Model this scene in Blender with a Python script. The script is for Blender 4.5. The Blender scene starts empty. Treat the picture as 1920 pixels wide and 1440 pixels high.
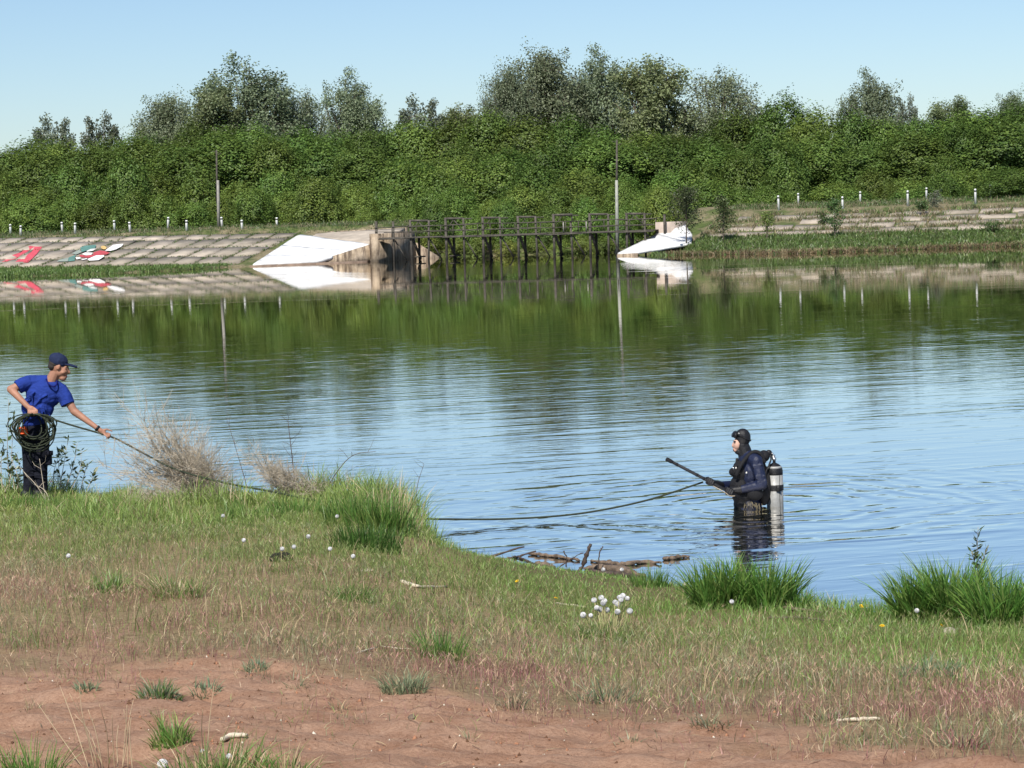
import bpy, math, random
import numpy as np
from mathutils import Vector, Matrix, Quaternion

# ------------------------------------------------------------------ camera
scene = bpy.context.scene
FPX = 4200.0                                   # focal length in photo pixels (1920 wide)
CAM = np.array([0.0, 0.0, 3.45])
PITCH = math.atan(310 / FPX)
ROLL = math.radians(1.8)
_fw = np.array([0, math.cos(PITCH), -math.sin(PITCH)])
_u0 = np.array([0, math.sin(PITCH), math.cos(PITCH)])
_r0 = np.array([1.0, 0, 0])
_R = _r0 * math.cos(ROLL) - _u0 * math.sin(ROLL)
_U = _u0 * math.cos(ROLL) + _r0 * math.sin(ROLL)
camd = bpy.data.cameras.new('camera')
camo = bpy.data.objects.new('camera', camd)
scene.collection.objects.link(camo)
camd.sensor_fit = 'HORIZONTAL'; camd.sensor_width = 36.0
camd.lens = FPX / 1920 * 36.0
camd.clip_start = 0.1; camd.clip_end = 20000
m = Matrix.Identity(4)
for i in range(3):
    m[i][0] = _R[i]; m[i][1] = _U[i]; m[i][2] = -_fw[i]; m[i][3] = CAM[i]
camo.matrix_world = m
scene.camera = camo

# ------------------------------------------------------------------ sky, sun, exposure
SUN_EL = math.radians(50); SUN_AZ = math.radians(198)     # azimuth clockwise from +Y: behind the camera, a little left
world = bpy.data.worlds.new('World'); scene.world = world
world.use_nodes = True
wn = world.node_tree; wn.nodes.clear()
sky = wn.nodes.new('ShaderNodeTexSky'); sky.sky_type = 'NISHITA'; sky.sun_disc = False
sky.sun_elevation = SUN_EL; sky.sun_rotation = SUN_AZ
sky.altitude = 500; sky.air_density = 1.0; sky.dust_density = 0.7; sky.ozone_density = 4.6
bg = wn.nodes.new('ShaderNodeBackground'); bg.inputs[1].default_value = 0.094
wo = wn.nodes.new('ShaderNodeOutputWorld')
wn.links.new(sky.outputs[0], bg.inputs[0]); wn.links.new(bg.outputs[0], wo.inputs[0])
sund = bpy.data.lights.new('sun', 'SUN'); sund.energy = 4.6; sund.angle = math.radians(0.53)
sund.color = (1.0, 0.95, 0.87)
suno = bpy.data.objects.new('sun', sund); scene.collection.objects.link(suno)
_sd = Vector((math.sin(SUN_AZ) * math.cos(SUN_EL), math.cos(SUN_AZ) * math.cos(SUN_EL), math.sin(SUN_EL)))
suno.rotation_euler = _sd.to_track_quat('Z', 'Y').to_euler()
suno.location = (0, -20, 40)
vs_ = scene.view_settings
vs_.view_transform = 'Standard'; vs_.look = 'None'; vs_.exposure = 0.40; vs_.gamma = 1.0
vs_.use_curve_mapping = False
scene.cycles.max_bounces = 8; scene.cycles.transparent_max_bounces = 8
scene.cycles.diffuse_bounces = 3; scene.cycles.glossy_bounces = 4; scene.cycles.transmission_bounces = 4
scene.cycles.caustics_reflective = False; scene.cycles.caustics_refractive = False

rng = np.random.default_rng(7)
random.seed(7)
COL = scene.collection

# ------------------------------------------------------------------ photo pixel -> place helpers
def ray(x, y): return _fw * FPX + _R * (x - 960) + _U * (720 - y)
def at_y(x, y, Y):                      # the point on the pixel's line of sight at distance Y
    d = ray(x, y); return CAM + d * ((Y - CAM[1]) / d[1])
def at_z(x, y, z):
    d = ray(x, y); return CAM + d * ((z - CAM[2]) / d[2])
DA = math.radians(17)                   # the dam's axis
DU = np.array([math.cos(DA), -math.sin(DA), 0]); DV = np.array([math.sin(DA), math.cos(DA), 0])
DO = np.array([-12.1, 200.0, 0])
def dam(u, v, z): return DO + DU * u + DV * v + np.array([0, 0, z])
def at_v(x, y, vv):                     # the point at dam offset vv
    d = ray(x, y); t = ((DO + DV * vv - CAM) @ DV) / (d @ DV); return CAM + d * t
def uv_of(P): return float((P - DO) @ DU), float((P - DO) @ DV)

# ------------------------------------------------------------------ noise
def _hash(ix, iy, seed):
    h = (ix.astype(np.int64) * 374761393 + iy.astype(np.int64) * 668265263 + seed * 1442695041) & 0xffffffff
    h = ((h ^ (h >> 13)) * 1274126177) & 0xffffffff
    return ((h ^ (h >> 16)) & 0xffff) / 65535.0
def vnoise(x, y, seed=0):
    x = np.asarray(x, float); y = np.asarray(y, float)
    ix = np.floor(x); iy = np.floor(y); fx = x - ix; fy = y - iy
    fx = fx * fx * (3 - 2 * fx); fy = fy * fy * (3 - 2 * fy)
    a = _hash(ix, iy, seed); b = _hash(ix + 1, iy, seed); c = _hash(ix, iy + 1, seed); d = _hash(ix + 1, iy + 1, seed)
    return (a * (1 - fx) + b * fx) * (1 - fy) + (c * (1 - fx) + d * fx) * fy
def fbm(x, y, seed=0, oct=4):
    s = 0; a = 0.5; t = 0
    for i in range(oct):
        s = s + a * vnoise(x * 2**i, y * 2**i, seed + i); t += a; a *= 0.55
    return s / t
def sstep(a, b, x):
    t = np.clip((np.asarray(x, float) - a) / (b - a), 0, 1); return t * t * (3 - 2 * t)

# ------------------------------------------------------------------ mesh helpers
def fast_mesh(name, verts, faces, cols=None, smooth=False):
    """verts (N,3); faces: list of integer arrays (n,k)"""
    me = bpy.data.meshes.new(name)
    verts = np.asarray(verts, np.float32)
    me.vertices.add(len(verts)); me.vertices.foreach_set('co', verts.ravel())
    if isinstance(faces, np.ndarray): faces = [faces]
    faces = [np.asarray(f, np.int32) for f in faces if len(f)]
    nl = sum(f.size for f in faces); npol = sum(len(f) for f in faces)
    me.loops.add(nl); me.polygons.add(npol)
    me.loops.foreach_set('vertex_index', np.concatenate([f.ravel() for f in faces]))
    tot = np.concatenate([np.full(len(f), f.shape[1], np.int32) for f in faces])
    st = np.concatenate([[0], np.cumsum(tot)[:-1]]).astype(np.int32)
    me.polygons.foreach_set('loop_start', st)
    if smooth: me.polygons.foreach_set('use_smooth', np.ones(npol, bool))
    if cols is not None:
        a = me.attributes.new('Col', 'FLOAT_COLOR', 'POINT')
        c = np.ones((len(verts), 4), np.float32); c[:, :3] = cols
        a.data.foreach_set('color', c.ravel())
    me.update(calc_edges=True)
    return me
def obj(name, me, mat=None, parent=None, loc=None):
    o = bpy.data.objects.new(name, me); COL.objects.link(o)
    if mat is not None and me is not None and not me.materials: me.materials.append(mat)
    if parent is not None: o.parent = parent
    if loc is not None: o.location = tuple(float(t) for t in loc)
    return o
def tag(o, label=None, cat=None, group=None, kind=None):
    if label: o['label'] = label
    if cat: o['category'] = cat
    if group: o['group'] = group
    if kind: o['kind'] = kind
    return o
def thing(name, label, cat, loc=(0, 0, 0), group=None, rz=0):
    o = bpy.data.objects.new(name, None); COL.objects.link(o)
    o.empty_display_size = 0.2
    o.location = tuple(float(t) for t in loc); o.rotation_euler = (0, 0, rz)
    return tag(o, label, cat, group)
def copy_tree(o, parent=None):
    c = o.copy(); COL.objects.link(c); c.parent = parent
    for ch in list(o.children): copy_tree(ch, c)
    return c

class MB:
    """collects shapes, links them as one mesh"""
    def __init__(s): s.v = []; s.q = []; s.t = []; s.n = 0; s.poly = []
    def add(s, verts, quads=None, tris=None):
        verts = np.asarray(verts, float)
        if quads is not None and len(quads): s.q.append(np.asarray(quads) + s.n)
        if tris is not None and len(tris): s.t.append(np.asarray(tris) + s.n)
        s.v.append(verts); s.n += len(verts); return s
    def box(s, c, size, ax=None):
        c = np.asarray(c, float); h = np.asarray(size, float) / 2
        ax = np.eye(3) if ax is None else np.asarray(ax, float)
        k = np.array([[i, j, l] for i in (-1, 1) for j in (-1, 1) for l in (-1, 1)], float) * h
        return s.add(c + k @ ax, [[0, 1, 3, 2], [4, 6, 7, 5], [0, 4, 5, 1], [2, 3, 7, 6], [0, 2, 6, 4], [1, 5, 7, 3]])
    def hexa(s, b4, t4):
        """box from four bottom and four top corners"""
        return s.add(np.vstack([b4, t4]), [[3, 2, 1, 0], [4, 5, 6, 7], [0, 1, 5, 4], [1, 2, 6, 5], [2, 3, 7, 6], [3, 0, 4, 7]])
    def bar(s, p0, p1, w, d=None):
        p0 = np.asarray(p0, float); p1 = np.asarray(p1, float); z = p1 - p0; L = np.linalg.norm(z); z /= L
        x = np.cross(z, [0, 0, 1] if abs(z[2]) < .9 else DV); x /= np.linalg.norm(x); y = np.cross(z, x)
        return s.box((p0 + p1) / 2, (w, d or w, L), [x, y, z])
    def tube(s, pts, rad, n=6, cap=True):
        pts = np.asarray(pts, float); k = len(pts)
        rad = np.full(k, rad) if np.isscalar(rad) else np.asarray(rad, float)
        tan = np.gradient(pts, axis=0); tan /= np.linalg.norm(tan, axis=1)[:, None] + 1e-12
        a = np.array([0.13, 0.21, 0.97]);
        if abs(tan[0] @ a) > .9: a = np.array([0.97, .1, .2])
        V = []
        x = np.cross(tan[0], a)
        for i in range(k):
            x = x - tan[i] * (x @ tan[i]); x /= np.linalg.norm(x) + 1e-12
            y = np.cross(tan[i], x); th = np.arange(n) * 2 * math.pi / n
            V.append(pts[i] + rad[i] * (np.cos(th)[:, None] * x + np.sin(th)[:, None] * y))
        V = np.vstack(V); q = []
        for i in range(k - 1):
            for j in range(n):
                q.append([i * n + j, i * n + (j + 1) % n, (i + 1) * n + (j + 1) % n, (i + 1) * n + j])
        base = len(V); tr = []
        if cap:
            V = np.vstack([V, pts[0], pts[-1]])
            for j in range(n):
                tr.append([base, (j + 1) % n, j]); tr.append([base + 1, (k - 1) * n + j, (k - 1) * n + (j + 1) % n])
        return s.add(V, q, tr)
    def lathe(s, c, prof, n=16):
        """prof: list of (radius, z); axis Z"""
        c = np.asarray(c, float); th = np.arange(n) * 2 * math.pi / n
        V = np.vstack([np.stack([c[0] + r * np.cos(th), c[1] + r * np.sin(th), np.full(n, c[2] + z)], 1) for r, z in prof])
        q = []
        for i in range(len(prof) - 1):
            for j in range(n): q.append([i * n + j, i * n + (j + 1) % n, (i + 1) * n + (j + 1) % n, (i + 1) * n + j])
        b = len(V); V = np.vstack([V, c + [0, 0, prof[0][1]], c + [0, 0, prof[-1][1]]]); t = []
        k = len(prof) - 1
        for j in range(n): t += [[b, (j + 1) % n, j], [b + 1, k * n + j, k * n + (j + 1) % n]]
        return s.add(V, q, t)
    def ell(s, c, r, ang=0.0, n=14, m=9, axis='Y'):
        """ellipsoid; ang turns it in the picture plane"""
        P = [[0, 0, -1]]
        for i in range(1, m):
            t = -math.pi / 2 + math.pi * i / m
            for j in range(n):
                f = 2 * math.pi * j / n; P.append([math.cos(t) * math.cos(f), math.cos(t) * math.sin(f), math.sin(t)])
        P.append([0, 0, 1]); P = np.array(P) * np.asarray(r, float)
        ca, sa = math.cos(ang), math.sin(ang)
        if axis == 'Y': M = np.array([[ca, 0, -sa], [0, 1, 0], [sa, 0, ca]])
        elif axis == 'Z': M = np.array([[ca, sa, 0], [-sa, ca, 0], [0, 0, 1]])
        else: M = np.array([[1, 0, 0], [0, ca, sa], [0, -sa, ca]])
        P = P @ M + np.asarray(c, float)
        q = []; t = []
        for j in range(n): t.append([0, 1 + (j + 1) % n, 1 + j])
        for i in range(m - 2):
            for j in range(n):
                a = 1 + i * n; q.append([a + j, a + (j + 1) % n, a + n + (j + 1) % n, a + n + j])
        L = len(P) - 1; a = 1 + (m - 2) * n
        for j in range(n): t.append([a + j, a + (j + 1) % n, L])
        return s.add(P, q, t)
    def cap(s, p0, p1, r0, r1, n=12):
        """tapered capsule"""
        p0 = np.asarray(p0, float); p1 = np.asarray(p1, float); d = p1 - p0; L = np.linalg.norm(d) + 1e-9; d = d / L
        pts = []; rad = []
        for a in (80, 55, 28): pts.append(p0 - d * r0 * math.sin(math.radians(a))); rad.append(r0 * math.cos(math.radians(a)))
        pts += [p0, p1]; rad += [r0, r1]
        for a in (28, 55, 80): pts.append(p1 + d * r1 * math.sin(math.radians(a))); rad.append(r1 * math.cos(math.radians(a)))
        return s.tube(pts, rad, n)
    def mesh(s, name, off=(0, 0, 0), smooth=False, cols=None):
        f = []
        if s.q: f.append(np.vstack(s.q))
        if s.t: f.append(np.vstack(s.t))
        return fast_mesh(name, np.vstack(s.v) - np.asarray(off, float), f, cols, smooth)
    def build(s, name, mat, parent=None, smooth=False, cols=None):
        off = np.array(parent.location) if parent is not None else np.zeros(3)
        if parent is not None and parent.parent is not None: off = off + np.array(parent.parent.location)
        return obj(name, s.mesh(name, off, smooth, cols), mat, parent)

def spline(pts, n=8):
    """smooth curve through points (Catmull-Rom)"""
    P = np.asarray(pts, float); P = np.vstack([2 * P[0] - P[1], P, 2 * P[-1] - P[-2]]); out = []
    for i in range(1, len(P) - 2):
        for t in np.arange(n) / n:
            a, b, c, d = P[i - 1], P[i], P[i + 1], P[i + 2]
            out.append(.5 * (2 * b + (c - a) * t + (2 * a - 5 * b + 4 * c - d) * t * t + (3 * b - a - 3 * c + d) * t**3))
    out.append(P[-2]); return np.array(out)

def blob(mb, voxel, name, smooth_it=4):
    """one continuous surface from overlapping closed shapes"""
    me = mb.mesh(name + '_src'); o = bpy.data.objects.new('tmp', me); COL.objects.link(o)
    r = o.modifiers.new('r', 'REMESH'); r.mode = 'VOXEL'; r.voxel_size = voxel; r.adaptivity = 0
    sm = o.modifiers.new('s', 'SMOOTH'); sm.iterations = smooth_it; sm.factor = 0.5
    dg = bpy.context.evaluated_depsgraph_get()
    out = bpy.data.meshes.new_from_object(o.evaluated_get(dg)); out.name = name
    bpy.data.objects.remove(o); bpy.data.meshes.remove(me)
    out.polygons.foreach_set('use_smooth', np.ones(len(out.polygons), bool))
    return out
def place_blob(name, mb, voxel, mat, parent, smooth_it=4):
    me = blob(mb, voxel, name, smooth_it)
    if parent is not None:
        off = np.array(parent.matrix_basis.translation)
        if parent.parent is not None: off = off + np.array(parent.parent.matrix_basis.translation)
        n = len(me.vertices); co = np.empty(n * 3, np.float32); me.vertices.foreach_get('co', co)
        co = co.reshape(-1, 3) - off; me.vertices.foreach_set('co', co.astype(np.float32).ravel())
    return obj(name, me, mat, parent)

# ------------------------------------------------------------------ materials
def newmat(name):
    m = bpy.data.materials.new(name); m.use_nodes = True; n = m.node_tree; n.nodes.clear()
    out = n.nodes.new('ShaderNodeOutputMaterial'); return m, n, out
def N(n, t, **k):
    x = n.nodes.new(t)
    for a, b in k.items(): setattr(x, a, b)
    return x
def rgba(c): return (c[0], c[1], c[2], 1)
def plain(name, col, rough=0.7, var=0.25, scale=8.0, bump=0.0, metal=0.0, spec=0.3, col2=None, bscale=None):
    """a colour with noisy variation and fine relief"""
    m, n, out = newmat(name)
    p = N(n, 'ShaderNodeBsdfPrincipled'); p.inputs['Roughness'].default_value = rough
    p.inputs['Metallic'].default_value = metal; p.inputs['Specular IOR Level'].default_value = spec
    tc = N(n, 'ShaderNodeTexCoord')
    nz = N(n, 'ShaderNodeTexNoise'); nz.inputs['Scale'].default_value = scale; nz.inputs['Detail'].default_value = 6
    nz.inputs['Roughness'].default_value = 0.65
    n.links.new(tc.outputs['Object'], nz.inputs['Vector'])
    rp = N(n, 'ShaderNodeValToRGB'); e = rp.color_ramp.elements
    c2 = col2 or tuple(c * (1 - var) for c in col); c1 = tuple(min(1, c * (1 + var * .5)) for c in col)
    e[0].position = 0.33; e[0].color = rgba(c2); e[1].position = 0.67; e[1].color = rgba(c1)
    n.links.new(nz.outputs['Fac'], rp.inputs[0]); n.links.new(rp.outputs[0], p.inputs['Base Color'])
    if bump:
        b = N(n, 'ShaderNodeBump'); b.inputs['Distance'].default_value = bump; b.inputs['Strength'].default_value = 1.0
        nb = N(n, 'ShaderNodeTexNoise'); nb.inputs['Scale'].default_value = bscale or scale * 4; nb.inputs['Detail'].default_value = 4
        n.links.new(tc.outputs['Object'], nb.inputs['Vector']); n.links.new(nb.outputs['Fac'], b.inputs['Height'])
        n.links.new(b.outputs[0], p.inputs['Normal'])
    n.links.new(p.outputs[0], out.inputs[0]); return m
def leafmat(name, trans=0.3, gloss=0.0, tint=(1, 1, 1), rnd=0.0):
    """foliage: colour from each leaf's own attribute, some light passes through"""
    m, n, out = newmat(name)
    at = N(n, 'ShaderNodeAttribute'); at.attribute_name = 'Col'
    mul = N(n, 'ShaderNodeMix', data_type='RGBA', blend_type='MULTIPLY'); mul.inputs[0].default_value = 1
    n.links.new(at.outputs['Color'], mul.inputs[6]); mul.inputs[7].default_value = rgba(tint)
    src = mul.outputs[2]
    if rnd:                               # every copy of a tree has its own tone
        oi = N(n, 'ShaderNodeObjectInfo')
        hs = N(n, 'ShaderNodeHueSaturation')
        mr = N(n, 'ShaderNodeMapRange'); mr.inputs[3].default_value = 1 - rnd; mr.inputs[4].default_value = 1 + rnd
        n.links.new(oi.outputs['Random'], mr.inputs[0]); n.links.new(mr.outputs[0], hs.inputs['Value'])
        mh = N(n, 'ShaderNodeMath', operation='MULTIPLY_ADD'); mh.inputs[1].default_value = 7.31; mh.inputs[2].default_value = 0
        fr = N(n, 'ShaderNodeMath', operation='FRACT'); n.links.new(oi.outputs['Random'], mh.inputs[0]); n.links.new(mh.outputs[0], fr.inputs[0])
        m2 = N(n, 'ShaderNodeMapRange'); m2.inputs[3].default_value = 0.480; m2.inputs[4].default_value = 0.511
        n.links.new(fr.outputs[0], m2.inputs[0]); n.links.new(m2.outputs[0], hs.inputs['Hue'])
        n.links.new(src, hs.inputs['Color']); src = hs.outputs[0]
    d = N(n, 'ShaderNodeBsdfDiffuse'); t = N(n, 'ShaderNodeBsdfTranslucent'); mx = N(n, 'ShaderNodeMixShader'); mx.inputs[0].default_value = trans
    n.links.new(src, d.inputs[0]); n.links.new(src, t.inputs[0])
    n.links.new(d.outputs[0], mx.inputs[1]); n.links.new(t.outputs[0], mx.inputs[2])
    last = mx.outputs[0]
    if gloss:
        g = N(n, 'ShaderNodeBsdfGlossy'); g.inputs['Roughness'].default_value = 0.45
        m3 = N(n, 'ShaderNodeMixShader'); m3.inputs[0].default_value = gloss
        n.links.new(last, m3.inputs[1]); n.links.new(g.outputs[0], m3.inputs[2]); last = m3.outputs[0]
    n.links.new(last, out.inputs[0]); return m

M = {}
M['leaf'] = leafmat('maple_leaves', 0.35, 0.02, rnd=0.30)
M['willow'] = leafmat('willow_leaves', 0.45, 0.03, rnd=0.12)
M['grass'] = leafmat('grass_blades', 0.35, 0.035)
M['bark'] = plain('bark', (.13, .105, .08), .9, .4, 3, .02)
def stained(name, col, dark, sc=1.0):
    m, n, out = newmat(name); p = N(n, 'ShaderNodeBsdfPrincipled'); p.inputs['Roughness'].default_value = .92; p.inputs['Specular IOR Level'].default_value = .15
    tc = N(n, 'ShaderNodeTexCoord'); mp = N(n, 'ShaderNodeMapping'); mp.inputs['Scale'].default_value = (3.2 * sc, 3.2 * sc, .45 * sc); n.links.new(tc.outputs['Object'], mp.inputs['Vector'])
    a = N(n, 'ShaderNodeTexNoise'); a.inputs['Scale'].default_value = 1; a.inputs['Detail'].default_value = 6; a.inputs['Roughness'].default_value = .7; n.links.new(mp.outputs[0], a.inputs['Vector'])
    b = N(n, 'ShaderNodeTexNoise'); b.inputs['Scale'].default_value = 1.3 * sc; b.inputs['Detail'].default_value = 7; b.inputs['Roughness'].default_value = .7; n.links.new(tc.outputs['Object'], b.inputs['Vector'])
    r = N(n, 'ShaderNodeValToRGB'); e = r.color_ramp.elements; e[0].position = .40; e[0].color = rgba(dark); e[1].position = .56; e[1].color = rgba(col); n.links.new(a.outputs['Fac'], r.inputs[0])
    r2 = N(n, 'ShaderNodeValToRGB'); e = r2.color_ramp.elements; e[0].position = .35; e[0].color = (.55, .52, .48, 1); e[1].position = .65; e[1].color = (1.1, 1.1, 1.1, 1); n.links.new(b.outputs['Fac'], r2.inputs[0])
    mx = N(n, 'ShaderNodeMix', data_type='RGBA', blend_type='MULTIPLY'); mx.inputs[0].default_value = 1; n.links.new(r.outputs[0], mx.inputs[6]); n.links.new(r2.outputs[0], mx.inputs[7]); n.links.new(mx.outputs[2], p.inputs['Base Color'])
    bp = N(n, 'ShaderNodeBump'); bp.inputs['Distance'].default_value = .05; n.links.new(b.outputs['Fac'], bp.inputs['Height']); n.links.new(bp.outputs[0], p.inputs['Normal'])
    n.links.new(p.outputs[0], out.inputs[0]); return m
M['concrete'] = stained('weathered_concrete', (.47, .38, .28), (.17, .13, .10))
M['slab'] = plain('slope_slab_concrete', (.33, .285, .225), .92, .35, .55, .012, bscale=7)
M['slab2'] = plain('pale_slope_slab', (.42, .36, .29), .92, .35, .6, .012, bscale=7)
M['slab3'] = plain('dark_slope_slab', (.27, .235, .185), .92, .35, .5, .012, bscale=7)
M['whitewash'] = plain('whitewash', (.70, .70, .69), .8, .28, .9, .01, bscale=4)
M['oldwood'] = plain('old_grey_timber', (.098, .087, .072), .9, .5, 2.5, .01)
M['paintwhite'] = plain('white_road_paint', (.78, .78, .76), .6, .12, 6)
M['paintblack'] = plain('black_road_paint', (.03, .03, .03), .6, .2, 6)
M['polecon'] = plain('pole_concrete', (.29, .275, .245), .85, .3, 3, .004)
M['stone'] = plain('pale_stone', (.40, .35, .27), .9, .35, 14, .006)
M['drift'] = plain('driftwood', (.17, .125, .09), .9, .6, 16, .02, bscale=26)
M['driftdark'] = plain('wet_dark_driftwood', (.07, .05, .04), .6, .5, 14, .004)
M['straw'] = plain('dry_stalk', (.50, .38, .24), .8, .25, 12)
M['palestick'] = plain('bleached_stick', (.58, .50, .38), .85, .3, 18, .003)
M['twig'] = plain('dead_grey_twig', (.50, .43, .33), .85, .3, 9)
M['darktwig'] = plain('dark_twig', (.12, .09, .07), .85, .35, 9)
# ================================================================== near bank
SX = [-80, -20, -8, -5.5, -3.5, -2.2, -1.55, -1.2, -1.0, -0.8, -0.5, 0.2, 1.2, 1.65, 2.7, 3.3, 4.1, 8, 30, 80]
SY = [38, 31, 28.6, 28.1, 27.7, 27.1, 26.4, 25.4, 24.5, 23.6, 22.9, 21.8, 20.9, 20.4, 19.1, 18.6, 18.0, 16.5, 14.5, 14]
def shoreY(X): return np.interp(X, SX, SY) + .22 * (vnoise(np.asarray(X) * 1.7, np.asarray(X) * 0 + 3.3, 5) - .5)
def sand_line(X):                               # where the bare sand ends
    return np.interp(X, [-6, -3.1, -1.2, 0, 1.1, 2.2, 5], [14.8, 13.5, 12.5, 11.7, 10.6, 9.4, 7.6])
def terrain(X, Y, fine=True):
    X = np.asarray(X, float); Y = np.asarray(Y, float)
    bl = np.interp(Y, [-80, 0, 5, 8.5, 11, 14, 20, 26, 34], [2.6, 1.95, 1.68, 1.37, 1.12, .86, .56, .33, .28])
    br = np.interp(Y, [-80, 0, 5, 8.5, 11, 14, 17, 19, 24], [2.6, 1.95, 1.66, 1.30, .95, .56, .26, .13, .05])
    w = sstep(-1.9, .9, X); base = bl * (1 - w) + br * w
    s = (shoreY(X) - Y) * 0.85
    bank = np.interp(s, [-30, -6, -3, -1, 0, .25, .6, 1.2, 2.5, 5, 9, 30], [-3, -2.0, -1.1, -.4, -.03, .06, .13, .24, .46, 1.0, 1.8, 6])
    k = .06; h = np.clip(.5 + .5 * (bank - base) / k, 0, 1)
    z = bank * (1 - h) + base * h - k * h * (1 - h)
    z = z + .05 * (fbm(X * .35, Y * .35, 11, 3) - .5) * sstep(0, 1.5, s)
    if fine:
        sd = sstep(.9, -.7, Y - sand_line(X) - 4.4 * (fbm(X * .85, Y * .55, 31, 4) - .5))
        bump = .095 * (fbm(X * 2.2, Y * 3.0, 21, 4) - .5) + .040 * (fbm(X * 9, Y * 9, 23, 3) - .5)
        # trampled hollows and old tyre ridges in the sand
        tr = np.sin((Y * .93 + X * .32) * 2 * math.pi / .34 + 4.0 * fbm(X * .8, Y * .8, 41, 2)) * .016 * fbm(X * .5 + 4, Y * .5, 43, 2) * 1.6
        pits = np.clip(.42 - vnoise(X * 3.1, Y * 2.7, 77), 0, 1) * -.16
        z = z + sd * (bump + tr + pits) + (1 - sd) * .03 * (fbm(X * 3, Y * 3, 51, 3) - .5) * sstep(.2, 1, s)
    return z
def tz(X, Y): return float(terrain(np.array([X]), np.array([Y]))[0])
def on_ground(px, py):
    """the point of the near bank seen at a photo pixel"""
    d = ray(px, py); t = np.linspace(5, 34, 900); P = CAM + d[None] * (t / d[1])[:, None]
    below = P[:, 2] < terrain(P[:, 0], P[:, 1])
    i = int(np.argmax(below)) if below.any() else 899
    return np.array([P[i, 0], P[i, 1], tz(P[i, 0], P[i, 1])])

def grid_mesh(name, xs, ys, zfun, colf=None):
    X, Y = np.meshgrid(xs, ys); Z = zfun(X, Y); nx, ny = len(xs), len(ys)
    V = np.stack([X.ravel(), Y.ravel(), Z.ravel()], 1)
    i = np.arange(nx - 1)[None] + np.arange(ny - 1)[:, None] * nx
    f = np.stack([i, i + 1, i + nx + 1, i + nx], -1).reshape(-1, 4)
    return V, f, X, Y
xs = np.concatenate([[-300, -120, -60, -30, -16, -11], np.arange(-8.4, 7.0, .05), [8, 10, 14, 22, 40, 90, 300]])
ys = np.concatenate([[-300, -100, -40, -15, -4, 2, 5], np.arange(6.6, 14, .04), np.arange(14, 29.4, .08), [30, 31.5, 34, 38, 45]])
V, f, X, Y = grid_mesh('ground', xs, ys, terrain)
sd = sstep(.9, -.7, Y - sand_line(X) - 4.4 * (fbm(X * .85, Y * .55, 31, 4) - .5))
ss = (shoreY(X) - Y) * .85
gr = sstep(3.2, .8, ss) * .8
cols = np.stack([sd, gr, sstep(.35, .0, V[:, 2].reshape(X.shape))], -1).reshape(-1, 3)
me = fast_mesh('ground', V, f, cols, True)
m, n, out = newmat('sandy_bank')
p = N(n, 'ShaderNodeBsdfPrincipled'); p.inputs['Roughness'].default_value = .95; p.inputs['Specular IOR Level'].default_value = .1
tc = N(n, 'ShaderNodeTexCoord'); at = N(n, 'ShaderNodeAttribute'); at.attribute_name = 'Col'
sp = N(n, 'ShaderNodeSeparateColor'); n.links.new(at.outputs['Color'], sp.inputs[0])
def ramp2(n, src, a, b, p0=.35, p1=.65):
    r = N(n, 'ShaderNodeValToRGB'); e = r.color_ramp.elements
    e[0].position = p0; e[0].color = rgba(a); e[1].position = p1; e[1].color = rgba(b); n.links.new(src, r.inputs[0]); return r.outputs[0]
def noise(n, vec, scale, det=5, rough=.6):
    z = N(n, 'ShaderNodeTexNoise'); z.inputs['Scale'].default_value = scale; z.inputs['Detail'].default_value = det
    z.inputs['Roughness'].default_value = rough; n.links.new(vec, z.inputs['Vector']); return z.outputs['Fac']
def mixc(n, f, a, b):
    x = N(n, 'ShaderNodeMix', data_type='RGBA'); n.links.new(f, x.inputs[0]); n.links.new(a, x.inputs[6]); n.links.new(b, x.inputs[7]); return x.outputs[2]
sand = ramp2(n, noise(n, tc.outputs['Object'], 3.5, 8, .7), (.30, .168, .106), (.42, .265, .18))
grain = ramp2(n, noise(n, tc.outputs['Object'], 55, 7, .85), (.50, .44, .40), (1.04, 1.04, 1.04), .34, .56)
sm = N(n, 'ShaderNodeMix', data_type='RGBA', blend_type='MULTIPLY'); sm.inputs[0].default_value = .8
n.links.new(sand, sm.inputs[6]); n.links.new(grain, sm.inputs[7])
thatch = ramp2(n, noise(n, tc.outputs['Object'], 22, 8, .75), (.15, .105, .058), (.33, .255, .14))
soil = ramp2(n, noise(n, tc.outputs['Object'], 14, 6, .7), (.07, .062, .03), (.14, .13, .06))
c1 = mixc(n, sp.outputs[0], thatch, sm.outputs[2]); c2 = mixc(n, sp.outputs[1], c1, soil)
n.links.new(c2, p.inputs['Base Color'])
b = N(n, 'ShaderNodeBump'); b.inputs['Distance'].default_value = .016; n.links.new(noise(n, tc.outputs['Object'], 34, 8, .75), b.inputs['Height']); n.links.new(b.outputs[0], p.inputs['Normal'])
n.links.new(p.outputs[0], out.inputs[0])
tag(obj('ground', me, m), 'red-brown sandy bank with trampled ground sloping to the water', kind='structure')

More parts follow.
